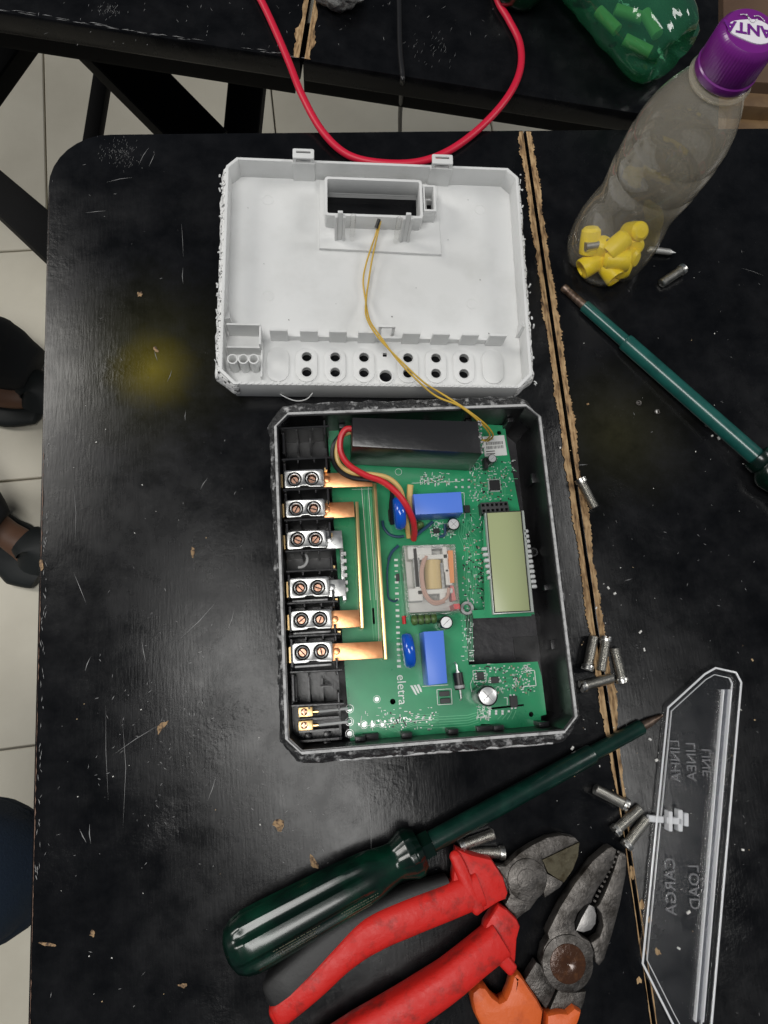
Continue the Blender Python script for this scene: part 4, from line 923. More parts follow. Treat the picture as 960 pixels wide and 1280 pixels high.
# two snap tabs on the back wall
for px in (379, 554):
    p = cq(px, 187 + (px - 379) * .045, .031); pb2 = y1c - .0025
    b = B(); b.box((p[0], pb2, .0125), (.0165, .0024, .020), bev=.0003, seg=1); b.build('tab_root', M['white'], cover)
    plate('snap_tab', rrect(p[0] - .0078, y1c - .0035, p[0] + .0078, y1c + .0045, .0012), [[(p[0] - .0052, y1c + .0008), (p[0] - .0052, y1c + .0024), (p[0] + .0052, y1c + .0024), (p[0] + .0052, y1c + .0008)]], .0262, .0280, M['white'], cover, .0003)
    b = B()
    for s in (-1, 1): b.box((p[0] + s * .0065, y1c - .0022, .0245), (.0024, .0022, .006))
    b.build('tab_neck', M['white'], cover)
# stiffening fillets at the side walls
for (px, py, s) in [(289, 398, 1), (650, 408, -1)]:
    b = B(); p = cq(px, py, .014); b.raw([Vector((p[0] - s * .004, p[1] + .016, FT)), Vector((p[0] - s * .004, p[1] - .004, FT)), Vector((p[0] - s * .0045, p[1] - .004, .020)), Vector((p[0] + s * .001, p[1] - .004, FT)), Vector((p[0], p[1] - .003, .020))], [[0, 1, 2], [0, 3, 4], [2, 1, 3, 4], [0, 2, 4], [0, 1, 3]])
    b.build('gusset', M['white'], cover)

b = B()
for (px, py, r_) in [(490, 396, .0006), (611, 417, .0005), (361, 400, .0005), (330, 330, .0003), (560, 300, .0003), (520, 360, .0003), (420, 380, .0003), (600, 350, .0004), (310, 260, .0003), (585, 250, .0003)]:
    p_ = cq(px, py, FT); b.box((p_[0], p_[1], FT + .0002), (r_, r_ * random.uniform(1, 2.4), .0003), rz=random.random())
b.build('dirt_specks', M['ink'], cover, 0, 'stuff')
for (px, py) in [(335, 250), (600, 262), (335, 370), (590, 380)]:
    p_ = cq(px, py, FT); b = B(); b.lathe([(.0042, FT), (.0042, FT + .00018), (.0038, FT + .00018), (.0038, FT)], 26, Matrix.Translation((p_[0], p_[1], 0))); b.build('ejector_mark', M['white'], cover)
# twin yellow leads from the cover's light holder to the board
W0 = P(470, 300, .012)
tw = thing('lead_pair', (W0.x, W0.y, 0), 0, 'pair of thin yellow wires running from the white cover into the meter', 'wire')
wf = Fr(W0, 0).l
wA = [(474, 276, .020), (469, 295, .014), (459, 325, .009), (454, 350, .008), (457, 375, .008), (462, 400, .018), (475, 420, .026), (497, 450, .030), (520, 474, .040), (545, 495, .062), (575, 508, .064), (600, 528, .056), (612, 543, .042), (608, 550, .030), (602, 550, .028)]
wB = [(476, 276, .020), (471, 297, .014), (465, 325, .010), (461, 350, .009), (458, 372, .009), (458, 396, .016), (473, 422, .027), (505, 455, .033), (530, 478, .044), (552, 492, .061), (580, 510, .063), (605, 529, .055), (616, 543, .041), (612, 550, .030), (605, 551, .028)]
for pts in (wA, wB): wire('wire', [wf(*p) for p in pts], .00065, 'yelwire', tw)
for pts in (((470, 285, .019), (474, 274, .0215)),): wire('heat_shrink', [wf(*p) for p in pts], .0013, 'blkwire', tw, 0)

# ------------------------------------------------------------------ soda bottle with purple cap
BB = P(751, 321); BT = P(934, 32, .198)
axis_xy = Vector((BT.x, BT.y, 0)) - Vector((BB.x, BB.y, 0))
print('bottle lean', axis_xy)
bot = thing('soda_bottle', (BB.x, BB.y, 0), 0, 'hazy clear plastic bottle with purple cap and yellow caps inside, standing', 'bottle')
shx, shy = axis_xy.x / .186, axis_xy.y / .186
SH = Matrix.Diagonal((1.0, 1.0, .198 / .186, 1))
prof = [(.0001, .006), (.010, .005), (.019, .002), (.0245, .0004), (.0285, .004), (.0308, .012), (.0315, .022), (.0312, .034), (.0296, .046), (.0278, .056), (.0272, .062), (.0276, .068), (.0285, .078), (.0293, .087), (.0284, .0895), (.0284, .0905), (.0294, .093), (.0295, .111), (.0285, .1135), (.0285, .1145), (.0291, .117), (.0284, .124), (.0262, .134), (.0225, .144), (.0185, .152), (.0150, .158), (.0138, .162), (.0138, .168)]
def petal(a, r, z):
    if z > .022: return r
    k = (1 - z / .022); return r * (1 - .16 * k * max(0, math.cos(5 * a)) ** 2) if r > .012 else r
b = B(); b.lathe(prof, 60, SH, petal); b.build('bottle_body', M['haze'], bot, 60)
b = B(); b.lathe([(.0128, .157), (.0172, .1575), (.0178, .159), (.0172, .1605), (.0128, .161)], 40, SH); b.build('neck_ring', M['haze'], bot)
cp = [(.0162, .1620), (.0166, .1625), (.0166, .1662), (.0160, .1668), (.0160, .1674), (.0163, .1680), (.0158, .1815), (.0150, .1842), (.0135, .1856), (.0001, .1860)]
def knurl(a, r, z): return r * (1 + (.012 * math.cos(60 * a) if .168 < z < .1825 else 0))
b = B(); b.lathe(cp, 240, SH, knurl); capo = b.build('bottle_cap', M['cap'], bot, 40)
ct = Vector((0, 0, .1982))
b = B()
leaf = []
for i in range(28):
    a = 2 * math.pi * i / 28; leaf.append((.0118 * math.cos(a) * (1 + .05 * math.cos(2 * a)), (.0072 * math.sin(a)) * (1 + .10 * math.cos(3 * a)) + .0008))
lr = math.radians(172)
leafw = [(ct.x + p[0] * math.cos(lr) - p[1] * math.sin(lr), ct.y + p[0] * math.sin(lr) + p[1] * math.cos(lr)) for p in leaf]
b.quadbox(leafw, .1976, .19825); b.build('cap_print_field', M['capwhite'], capo, 0)
text_obj('cap_lettering', 'FANTA', .0092, Matrix.Translation((ct.x, ct.y, .1984)) @ Matrix.Rotation(lr, 4, 'Z'), .00006, M['caplilac'], capo, 1.0, .00028)
b = B()
for k, (u, v) in enumerate([(.0062, -.0078), (.0030, -.0088), (-.0010, -.0084)]):
    pts = []
    for i in range(9):
        t = i / 8; x = u - .0055 * t; y = v + .0036 * math.sin(math.pi * t) * (1 if k % 2 else -.4) + .002 * t
        pts.append((ct.x + x * math.cos(lr) - y * math.sin(lr), ct.y + x * math.sin(lr) + y * math.cos(lr)))
    strip(b, pts, .0005, .1984)
b.build('cap_print_lines', M['capwhite'], capo, 0)
# yellow caps and a metal stub inside the bottle
yl = [(738, 300, .022, 0.2, 2.4), (757, 322, .012, .9, 1.3), (783, 320, .014, 2.0, 2.0), (800, 288, .024, .4, 2.6), (772, 306, .026, 1.4, 2.0), (735, 335, .012, .2, 1.8), (762, 345, .012, .8, 1.5), (792, 304, .016, 2.4, 2.2), (780, 335, .012, 1.0, 1.9), (750, 312, .018, 3.0, 2.9), (770, 325, .020, 4.0, 1.4)]
for i, (px, py, z, rz1, tlt) in enumerate(yl):
    c = P(px, py, z); d = Vector((c.x - BB.x, c.y - BB.y, 0))
    if d.length > .0185: d = d.normalized() * .0185
    L_ = .019; b = B()
    b.lathe([(.0001, -L_ / 2), (.0050, -L_ / 2 + .0004), (.0070, -L_ / 2 + .0025), (.0076, 0), (.0078, L_ / 2 - .001), (.0074, L_ / 2), (.0064, L_ / 2), (.0058, L_ / 2 - .004), (.0001, L_ / 2 - .005)], 18); o = b.build('connector_cap', M['yellow'], None)
    o.location = (BB.x + d.x, BB.y + d.y, max(z, .012)); o.rotation_euler = (tlt, 0, rz1 + i)
    tag(o, 'yellow plastic connector caps heaped inside the standing clear bottle', 'connector cap', 'yellow caps inside the bottle')

c = P(737, 317, .016); b = B(); b.tube([Vector((-.010, -.002, 0)), Vector((.010, .002, 0))], .0034, 14); o = b.build('metal_stub', M['steel'], None); o.location = (BB.x - .012, BB.y - .006, .024)
tag(o, 'short steel stub among the yellow caps inside the clear bottle', 'metal stub')
# ------------------------------------------------------------------ green bottle lying on the far table
gr = .033
ga, gb = P(842, 70, gr), P(700, -95, gr); gd = (gb - ga).normalized()
gbt = thing('green_bottle', (ga.x, ga.y, 0), 0, 'crumpled green plastic bottle lying on the far table behind the purple cap', 'bottle')
Mg = Matrix.Translation((0, 0, gr)) @ Vector((gd.x, gd.y, 0)).to_track_quat('Z', 'Y').to_matrix().to_4x4()
def crump(a, r, z):
    k = 1 + .06 * noise.noise(Vector((math.cos(a) * 1.6, math.sin(a) * 1.6, z * 26))) + .035 * noise.noise(Vector((math.cos(a) * 4, math.sin(a) * 4, z * 80)))
    if z < .03: k *= 1 - .22 * (1 - z / .03) * max(0, math.cos(5 * a)) ** 2
    return r * k
gp = [(.0001, .008), (.012, .006), (.022, .001)] + [(.027, .004), (.031, .012), (.0325, .022)] + [(.033 - .0012 * abs(math.sin(i * .8)), .03 + i * .006) for i in range(22)] + [(.028, .172), (.018, .195), (.013, .205), (.013, .222)]
b = B(); b.lathe(gp, 64, Mg, crump); b.build('bottle_body', M['greenpet'], gbt, 60)
b = B(); b.lathe([(.0145, .210), (.0150, .211), (.0148, .224), (.0001, .225)], 30, Mg); b.build('bottle_cap', M['darkgreenpet'], gbt)
for i, (al, sd_, hh, an) in enumerate([(.030, .006, .020, .5), (.060, -.010, .018, .3), (.062, .012, .020, .9), (.085, -.004, .026, .6), (.040, -.016, .022, 1.2)]):
    pp = Vector((-gd.y, gd.x, 0)).normalized(); c = Vector((ga.x, ga.y, 0)) + Vector((gd.x, gd.y, 0)).normalized() * al + pp * sd_; d = Vector((math.cos(-an), math.sin(-an), 0)) * .012
    b = B(); b.tube([-d, -d * .97, d * .97, d], [.0035, .0048, .0048, .0035], 14); o = b.build('lime_stub', M['limestick'], None); o.location = (c.x, c.y, hh)
    tag(o, 'pale lime green stubs inside the crumpled green bottle', 'plastic stub', 'lime stubs inside the green bottle')
# second dark green bottle end at the top edge
c0 = P(655, -8, .022); b = B()
b.lathe([(.0001, 0), (.012, -.001), (.019, .003), (.0215, .010), (.022, .03), (.022, .09), (.012, .11), (.011, .125), (.0001, .126)], 40, Matrix.Rotation(math.pi / 2, 4, 'X') @ Matrix.Rotation(math.pi, 4, 'X'), lambda a, r, z: r * (1 + .04 * math.cos(5 * a) * (z < .02)))
o = b.build('dark_green_bottle', M['darkgreenpet'], None, 60); o.location = c0; tag(o, 'dark green bottle end at the top edge beside the red cable', 'bottle')
# grey rag at the top edge
c0 = P(424, -14, .012); b = B(); bmesh.ops.create_icosphere(b.bm, subdivisions=4, radius=1)
for v in b.bm.verts:
    k = 1 + .25 * noise.noise(v.co * 2.2) + .12 * noise.noise(v.co * 6); v.co = Vector((v.co.x * .020 * k, v.co.y * .016 * k, max(-.012, v.co.z * .013 * k)))
o = b.build('rag', M['cloth'], None, 80); o.location = c0; tag(o, 'small grey rag lump at the top edge of the far table', 'rag')
# wooden box at the far right, standing on the floor beyond the tables
wb = P(950, 60, -.05)
wbx = thing('wooden_crate', (wb.x, wb.y, FZ), 0, 'brown wooden crate behind the standing bottle at the right edge', 'crate')
def wq(px, py, z): v = P(px, py, z); return (v.x - wb.x, v.y - wb.y)
def wpan(name, pxs, za, zb_, m_n): plate(name, [wq(*p, zb_) for p in pxs], [], za - FZ, zb_ - FZ, M[m_n], wbx, .002)
wpan('side_panel', [(904, -30), (1040, -30), (1040, 108), (904, 100)], FZ, -.055, 'card')
wpan('plank', [(896, 112), (1040, 122), (1040, 139), (896, 130)], -.080, -.050, 'wood')
wpan('plank', [(896, 134), (1040, 143), (1040, 175), (896, 166)], -.095, -.066, 'wood')
for px_ in (905, 1020): wpan('post', [(px_, 60), (px_ + 16, 61), (px_ + 16, 78), (px_, 77)], FZ + .001, -.060, 'wood')
# ------------------------------------------------------------------ cables
def cable(name, pxs, r, mt, label, cat):
    o0 = P(*pxs[len(pxs) // 2]); b = B(); b.tube([P(*p) - Vector((o0.x, o0.y, 0)) for p in pxs], r, 12, smooth=10)
    o = b.build(name, M[mt], None); o.location = (o0.x, o0.y, 0); return tag(o, label, cat)
cable('red_cable', [(296, -50, .0036), (325, -2, .0036), (345, 40, .0036), (362, 80, .004), (378, 120, .006), (402, 163, .0045), (432, 192, .0038), (470, 203, .0036), (520, 203, .0036), (562, 188, .0038), (602, 158, .0045), (634, 122, .006), (650, 88, .0045), (650, 55, .0036), (636, 25, .0036), (622, 0, .0036), (612, -40, .0036)], .0029, 'redcable', 'thick red cable looping from the far table behind the white cover', 'cable')
cable('black_cable', [(498, -40, .0022), (499, 10, .0022), (500, 60, .0024), (503, 92, .0026), (503, 101, -.001), (502, 112, -.03), (500, 150, -.12), (500, 200, -.25)], .0021, 'blkwire', 'thin black cable hanging over the far table edge', 'cable')

# ------------------------------------------------------------------ loose terminal screws
SL, SR = .0205, .0035
def screw_meshes():
    b = B(); pr = [(.0001, SL), (SR * .8, SL), (SR, SL - .0007)]; z = SL - .0007; pitch = .00105
    while z > .0015: pr += [(SR * .76, z - pitch * .5), (SR, z - pitch)]; z -= pitch
    pr += [(SR * .86, .001), (SR * .86, 0)]
    b.lathe(pr, 18); sh = b.build('shank', M['steel'], None, 50)
    b = B(); b.lathe([(SR * .9, .0006), (SR * 1.16, .0002), (SR * 1.20, -.0004), (SR * 1.20, -.0016), (SR * .9, -.0019), (.0001, -.0019)], 22); hd = b.build('head', M['steel'], None, 40)
    hr = SR * 1.18; b = B()
    for s in (-1, 1):
        pts = [(hr * math.cos(a), s * hr * math.sin(a)) for a in [math.asin(.17) + (math.pi - 2 * math.asin(.17)) * i / 10 for i in range(11)]]
        b.quadbox(pts, -.0029, -.0018)
    sl = b.build('slot_lip', M['steel'], None, 40)
    return sh, hd, sl
s_parts = screw_meshes()
SCR = [((727, 603), (741, 630), 'steel screw lying across the bare wood seam beside the meter case'),
       ((735, 832), (742, 797), 'leftmost of three upright screws clustered beside the meter case corner'),
       ((757, 801), (751, 840), 'middle of three upright screws clustered beside the meter case corner'),
       ((777, 848), (768, 810), 'rightmost of three upright screws clustered beside the meter case corner'),
       ((731, 857), (764, 848), 'screw lying sideways below the cluster of three upright screws'),
       ((779, 1004), (742, 985), 'screw on the wood seam just below the long screwdriver shaft'),
       ((772, 1036), (803, 1008), 'upper of the two parallel screws above the plier jaws'),
       ((785, 1054), (808, 1024), 'lower of the two parallel screws touching the plier tips'),
       ((580, 1056), (616, 1043), 'upper screw tucked between screwdriver shaft and red cutters'),
       ((625, 1066), (585, 1067), 'lower screw half hidden by the red cutter guard'),
       ((851, 338), (824, 356), 'bright screw lying right of the standing bottle base')]
for i, (h, t, lab) in enumerate(SCR):
    A, T = P(*h, .0036), P(*t, .0031); d = (T - A); ln = d.length
    o = thing('terminal_screw', (A.x, A.y, .0037), 0, lab, 'screw', 'loose steel terminal screws')
    o.rotation_mode = 'QUATERNION'; o.rotation_quaternion = Vector((d.x, d.y, -.0006)).to_track_quat('Z', 'Y') @ Matrix.Rotation(random.uniform(0, 3), 3, 'Z').to_quaternion()
    for s in s_parts:
        c = s if i == 0 else s.copy()
        if i: col.objects.link(c)
        c.parent = o
# thin wood screw poking out from behind the bottle
A, T = P(812, 312, .003), P(845, 316, .002); d = (T - A); b = B(); pr = [(.0001, d.length)]; z = d.length - .0005
while z > 0: k = min(1, (d.length - z) / .005); pr += [(.0020 * k * .7 + .0002, z), (.0024 * k + .0002, z - .0006)]; z -= .0012
pr.append((.0018, -.001)); b.lathe(pr, 14, closed=False); o = b.build('wood_screw', M['alu'], None, 50); o.location = A; o.rotation_mode = 'QUATERNION'; o.rotation_quaternion = d.to_track_quat('Z', 'Y'); tag(o, 'pale threaded screw point sticking out behind the bottle base', 'screw')

# ------------------------------------------------------------------ long green screwdriver
def screwdriver(label, pts, hand, group):
    """pts: list of (px,py,z,r) rings along the shaft from tip; hand: (butt, neck) or None"""
    pass
A = P(292, 1188, .0175); E_ = P(828, 894, .0025)
sd = thing('screwdriver', (A.x, A.y, 0), 0, 'long green screwdriver with thick fluted handle lying below the meter', 'screwdriver', 'green screwdrivers')
ax = (E_ - A); ALN = ax.length; axn = ax.normalized()
Ms = Matrix.Translation((0, 0, .0175)) @ axn.to_track_quat('Z', 'Y').to_matrix().to_4x4()
def at_px(px, py):
    """distance along the driver of the foot of a pixel"""
    best = min(range(400), key=lambda i: ((P(px, py, A.z + ax.z * i / 400) - (A + ax * i / 400)).length)); return ALN * best / 400
z_neck = at_px(512, 1070); z_col = at_px(540, 1058); z_step = at_px(740, 943); z_end = at_px(803, 908)
hp = [(.0001, -.004), (.008, -.0036), (.013, -.001), (.0160, .004), (.0172, .010), (.0172, .020), (.0163, .045), (.0155, z_neck * .62), (.0140, z_neck * .78), (.0118, z_neck * .88), (.0112, z_neck * .92), (.0135, z_neck * .97), (.0150, z_neck), (.0150, z_neck + .004), (.0120, z_neck + .008)]
def flute(a, r, z):
    if r < .011: return r
    k = max(0, min(1, (z_neck * .80 - z) / .012)) * max(0, min(1, (z + .002) / .010)); f = abs(math.cos(3 * a)); w = math.cos(6 * a)
    if z > z_neck * .93: return r * (1 - .06 * (1 if w > 0 else 0))
    return r * (1 - .15 * k * max(0, w) ** 1.3)
prof2 = []
for i in range(len(hp) - 1):
    for j in range(4): u = j / 4; prof2.append((hp[i][0] * (1 - u) + hp[i + 1][0] * u, hp[i][1] * (1 - u) + hp[i + 1][1] * u))
prof2.append(hp[-1])
b = B(); b.lathe(prof2, 72, Ms, flute); hd = b.build('handle', M['greenhandle'], sd, 40)
b = B(); b.lathe([(.0080, z_neck + .006), (.0088, z_neck + .008), (.0086, z_col), (.0072, z_col + .0006)], 6, Ms @ Matrix.Rotation(.3, 4, 'Z')); b.build('ferrule', M['greenhandle'], sd, 20)
b = B(); b.lathe([(.0064, z_neck), (.0064, z_step - .001), (.0060, z_step), (.0050, z_step + .0005)], 24, Ms); b.build('shaft_sleeve', M['greensleeve'], sd)
b = B(); b.lathe([(.0049, z_step - .001), (.0049, z_end - .0006), (.0043, z_end), (.003, z_end)], 24, Ms); b.build('tip_sleeve', M['greensleeve'], sd)
b = B(); b.lathe([(.0032, z_end - .002), (.0030, z_end + .006), (.0018, ALN - .004), (.0010, ALN), (.0001, ALN + .0003)], 14, Ms); b.build('blade', M['blade'], sd)
# worn print on the handle: faint rows lying on its upper flank
b = B(); sdl = Fr(A, 0).l
Mi = Ms
def hand_row(z0_, z1_, ang, off):
    for k in range(16):
        u0 = z0_ + (z1_ - z0_) * k / 16; u1 = u0 + (z1_ - z0_) / 16 * random.uniform(.5, 1.0); r = .0166
        q_ = []
        for (zz, aa) in [(u0, ang), (u1, ang), (u1, ang + off), (u0, ang + off)]: q_.append(Mi @ Vector((r * math.cos(aa), r * math.sin(aa), zz)))
        b.raw(q_, [[0, 1, 2, 3]])
# find the angle round the axis that faces up and slightly to the viewer
best = max([i * math.pi / 180 for i in range(360)], key=lambda a: (Ms.to_3x3() @ Vector((math.cos(a), math.sin(a), 0))).dot(Vector((.25, -.55, .8))))
for (za, zb_) in [(.022, .055), (.064, .090)]:
    for r_ in range(4): hand_row(za + r_ * .001, zb_ - r_ * .002 - random.uniform(0, .006), best - .25 + r_ * .11, .028)
b.build('worn_print', M['print'], sd, 0, 'stuff')
# hang hole near the butt
c = Ms @ Vector((.0168 * math.cos(best + 1.1), .0168 * math.sin(best + 1.1), .014))
b = B(); tdir = axn; nn = (Ms.to_3x3() @ Vector((math.cos(best + 1.1), math.sin(best + 1.1), 0))); sd2 = tdir.cross(nn)
b.tube([c + tdir * (.008 * math.cos(a)) + sd2 * (.004 * math.sin(a)) - nn * .0006 for a in [2 * math.pi * i / 28 for i in range(29)]], .0008, 6, caps=False); b.build('hole_rim', M['greenhandle'], sd)

# second screwdriver, right edge
A2 = P(704, 359, .003); H2 = P(1010, 628, .016); ax2 = H2 - A2; L2 = ax2.length
sd_b = thing('screwdriver', (A2.x, A2.y, 0), 0, 'teal sleeved screwdriver pointing at the bottle, handle cut off by the right edge', 'screwdriver', 'green screwdrivers')
Ms2 = Matrix.Translation((0, 0, .003)) @ ax2.normalized().to_track_quat('Z', 'Y').to_matrix().to_4x4()
def at2(px, py): best = min(range(500), key=lambda i: ((P(px, py, A2.z + ax2.z * i / 500) - (A2 + ax2 * i / 500)).length)); return L2 * best / 500
za, zb_, zc = at2(730, 382), at2(781, 427), at2(945, 570)
b = B(); b.lathe([(.0001, -.0008), (.0024, -.0004), (.0032, .0006), (.0032, .004), (.0027, .005), (.0030, .006), (.0033, za + .001)], 14, Ms2); b.build('blade', M['blade'], sd_b)
b = B(); b.lathe([(.0034, za - .0005), (.0046, za), (.0048, zb_)], 22, Ms2); b.build('tip_sleeve', M['tealsleeve'], sd_b)
b = B(); b.lathe([(.0046, zb_ - .0004), (.0060, zb_), (.0064, zb_ + .002), (.0064, zc + .002)], 22, Ms2); b.build('shaft_sleeve', M['tealsleeve'], sd_b)
b = B(); b.lathe([(.0066, zc), (.0100, zc + .0004), (.0104, zc + .006), (.0090, zc + .008), (.0130, zc + .012), (.0142, zc + .016), (.0132, zc + .022), (.0110, zc + .030), (.0135, zc + .05), (.016, zc + .09), (.015, zc + .11), (.0001, zc + .115)], 40, Ms2, lambda a, r, z: r * (1 - .06 * max(0, math.cos(6 * a)) * (z > zc + .009))); b.build('handle', M['greenhandle'], sd_b, 40)

# ------------------------------------------------------------------ red handled side cutters
KF = Fr(P(656, 1101), 0.0); k_l = KF.l
cut = thing('side_cutters', (KF.o.x, KF.o.y, 0), 0, 'worn side cutters with red and black grips, jaws toward the screws', 'pliers')
def zp(s, ox, oy, pts, z): return [(lambda v: (v.x, v.y))(k_l(ox + x / s, oy + y / s, z)) for x, y in pts]
Zc = lambda pts, z: zp(3.2, 500, 1000, pts, z)
Zd = lambda pts, z: zp(3.0, 260, 980, pts, z)
plate('jaw', Zc([(380, 262), (425, 265), (438, 250), (480, 212), (530, 180), (590, 150), (650, 140), (700, 150), (717, 168), (570, 238), (588, 290), (590, 330), (560, 385), (520, 440), (470, 470), (420, 420), (440, 380), (425, 320)], .0125), [], .004, .0125, M['toolsteel'], cut, .0009)
b = B()
w1 = [k_l(500 + x / 3.2, 1000 + y / 3.2, z) for x, y, z in [(570, 240, .0122), (717, 170, .0118), (712, 225, .0095), (690, 280, .0085), (655, 330, .008), (592, 290, .0110)]]
b.raw(w1 + [Vector((v.x, v.y, .003)) for v in w1], [[0, 1, 2, 3, 4, 5], [1, 0, 6, 7], [2, 1, 7, 8], [3, 2, 8, 9], [4, 3, 9, 10], [5, 4, 10, 11], [0, 5, 11, 6]]); b.build('cutting_edge', M['cutface'], cut, 20)
plate('jaw', Zc([(585, 292), (655, 330), (640, 352), (580, 393), (572, 360)], .011), [], .003, .011, M['toolsteel'], cut, .0008)
b = B(); pv = k_l(500 + 510 / 3.2, 1000 + 320 / 3.2, .0135); b.cyl((pv.x, pv.y), .0122, .008, .0134, 40, .0006); pvo = b.build('pivot', M['toolsteel'], cut)
b = B(); b.cyl((pv.x, pv.y), .0064, .0130, .0139, 30, .0004); b.build('rivet', M['toolsteel'], pvo)
plate('neck', Zc([(380, 262), (430, 270), (440, 330), (425, 400), (380, 380)], .0115), [], .004, .0115, M['toolsteel'], cut, .0006)
plate('neck', Zc([(430, 425), (520, 400), (500, 450), (465, 480), (440, 470)], .0105), [], .003, .0105, M['toolsteel'], cut, .0006)
# upper grip
gp1 = [k_l(*p) for p in [(598, 1108, .011), (562, 1124, .012), (512, 1143, .013), (464, 1164, .013), (428, 1192, .013), (392, 1227, .013), (352, 1261, .012), (343, 1268, .012), (339, 1271, .012)]]
b = B(); b.tube(gp1, [.0104, .0100, .0104, .0104, .0082, .0074, .0072, .0055, .0015], 20, ry=[.0085, .009, .0098, .0104, .0112, .0112, .0096, .0075, .002], ex=.55, smooth=8); b.build('grip', M['redgrip'], cut, 50)
gp2 = [k_l(*p) for p in [(560, 1104, .009), (512, 1122, .010), (468, 1143, .010), (432, 1165, .011), (398, 1195, .0115), (362, 1230, .0115), (346, 1248, .011), (340, 1254, .011)]]
b = B(); b.tube(gp2, [.0055, .0075, .0085, .0105, .0132, .0138, .0115, .006], 20, ry=[.0075, .0085, .0095, .010, .0105, .0105, .009, .006], ex=.6, smooth=8); b.build('grip_inlay', M['blackgrip'], cut, 50)
plate('guard', Zc([(228, 196), (290, 220), (368, 238), (415, 310), (434, 375), (425, 400), (395, 412), (320, 460), (290, 455), (245, 380), (210, 345), (215, 290)], .0165), [], .003, .0165, M['redgrip'], cut, .0022)
b = B(); b.tube([k_l(500 + x / 3.2, 1000 + y / 3.2, .0165) for x, y in [(210, 205), (218, 220), (240, 268), (282, 370), (312, 440), (318, 452)]], [.0012, .0034, .0040, .0040, .0036, .0012], 16, ry=[.001, .003, .0036, .0036, .003, .001], ex=.6, smooth=6); b.build('guard_ridge', M['redgrip'], cut, 50)
# lower grip
gp3 = [k_l(*p) for p in [(624, 1172, .012), (594, 1196, .013), (562, 1222, .013), (530, 1244, .013), (495, 1266, .013), (450, 1292, .013), (390, 1325, .012)]]
b = B(); b.tube(gp3, [.0105, .0100, .0102, .0108, .0110, .0110, .009], 20, ry=[.009, .010, .0108, .011, .011, .011, .009], ex=.55, smooth=8); b.build('grip', M['redgrip'], cut, 50)
gp4 = [k_l(*p) for p in [(590, 1180, .006), (555, 1206, .007), (520, 1230, .007), (480, 1254, .007), (440, 1275, .007)]]
plate('guard', Zc([(395, 420), (430, 440), (470, 480), (483, 510), (470, 560), (465, 640), (455, 680), (400, 640), (330, 570), (345, 500)], .0165), [], .003, .0165, M['redgrip'], cut, .0022)
b = B(); b.tube([k_l(500 + x / 3.2, 1000 + y / 3.2, .0165) for x, y in [(332, 557), (340, 565), (370, 590), (415, 640), (448, 678), (456, 686)]], [.0012, .0034, .0040, .0040, .0036, .0012], 16, ry=[.001, .003, .0036, .0036, .003, .001], ex=.6, smooth=6); b.build('guard_ridge', M['redgrip'], cut, 50)

# ------------------------------------------------------------------ combination pliers with orange grips
cmb = thing('combination_pliers', (KF.o.x, KF.o.y, 0), 0, 'rusty combination pliers with orange grips lying at the bottom edge', 'pliers')
PZ = .0115
plate('jaw', Zc([(832, 192), (850, 187), (868, 200), (855, 255), (838, 285), (815, 325), (790, 360), (772, 395), (768, 412), (740, 425), (712, 455), (700, 490), (702, 520), (728, 548), (760, 565), (778, 610), (770, 668), (740, 722), (690, 752), (625, 748), (580, 700), (563, 650), (575, 590), (596, 556), (590, 532), (640, 430), (700, 335), (770, 245)], PZ), [], .002, PZ, M['toolsteel'], cmb, .0011)
plate('jaw', Zc([(882, 208), (900, 215), (909, 232), (905, 300), (882, 420), (850, 540), (818, 640), (797, 665), (782, 650), (776, 600), (764, 572), (800, 548), (814, 505), (806, 455), (786, 428), (800, 415), (822, 368), (842, 318), (862, 262), (872, 225)], PZ - .0006), [], .002, PZ - .0006, M['toolsteel'], cmb, .0011)
plate('burner_insert', Zc([(757, 418), (778, 428), (786, 460), (783, 495), (765, 520), (735, 530), (704, 524), (725, 475)], .0085), [], .002, .0085, mat('ground_steel', (0.34, 0.33, 0.32), 0.45, 0.85, bump=(400, .5, .0006)), cmb, .0005)
b = B(); pv = k_l(500 + 672 / 3.2, 1000 + 655 / 3.2, PZ + .001); b.cyl((pv.x, pv.y), .0158, .004, PZ + .0009, 44, .0006); pvo = b.build('pivot', M['toolsteel'], cmb)
b = B(); b.lathe([(.0112, PZ + .0006), (.0108, PZ + .0013), (.006, PZ + .0018), (.0012, PZ + .0016), (.0001, PZ + .0010)], 36, Matrix.Translation((pv.x, pv.y, 0))); b.build('rivet', M['rust'], pvo)
for k in range(11):                                     # serrations in the mouth of the jaws
    u = k / 10; xx, yy = 866 - 96 * u, 208 + 195 * u; p = k_l(500 + xx / 3.2, 1000 + yy / 3.2, .0095); b = B(); b.box((p.x + .0012, p.y, .0065), (.0018, .0012, .007), rz=-.5); b.build('serration', M['toolsteel'], cmb)
plate('shank', Zc([(545, 648), (563, 660), (585, 705), (625, 755), (605, 800), (585, 838), (540, 780), (500, 722)], PZ - .001), [], .002, PZ - .001, M['toolsteel'], cmb, .0008)
plate('shank', Zc([(632, 762), (690, 770), (746, 766), (738, 810), (720, 850), (590, 860)], PZ - .002), [], .002, PZ - .002, M['toolsteel'], cmb, .0008)
plate('grip', Zc([(470, 690), (498, 720), (515, 748), (552, 800), (578, 850), (566, 940), (530, 1060), (470, 1120), (400, 1080), (345, 950), (300, 860), (287, 800), (290, 772), (318, 748), (345, 752), (372, 790), (402, 812), (425, 800), (442, 760), (455, 705)], .0165), [], .002, .0165, M['orangegrip'], cmb, .0035)
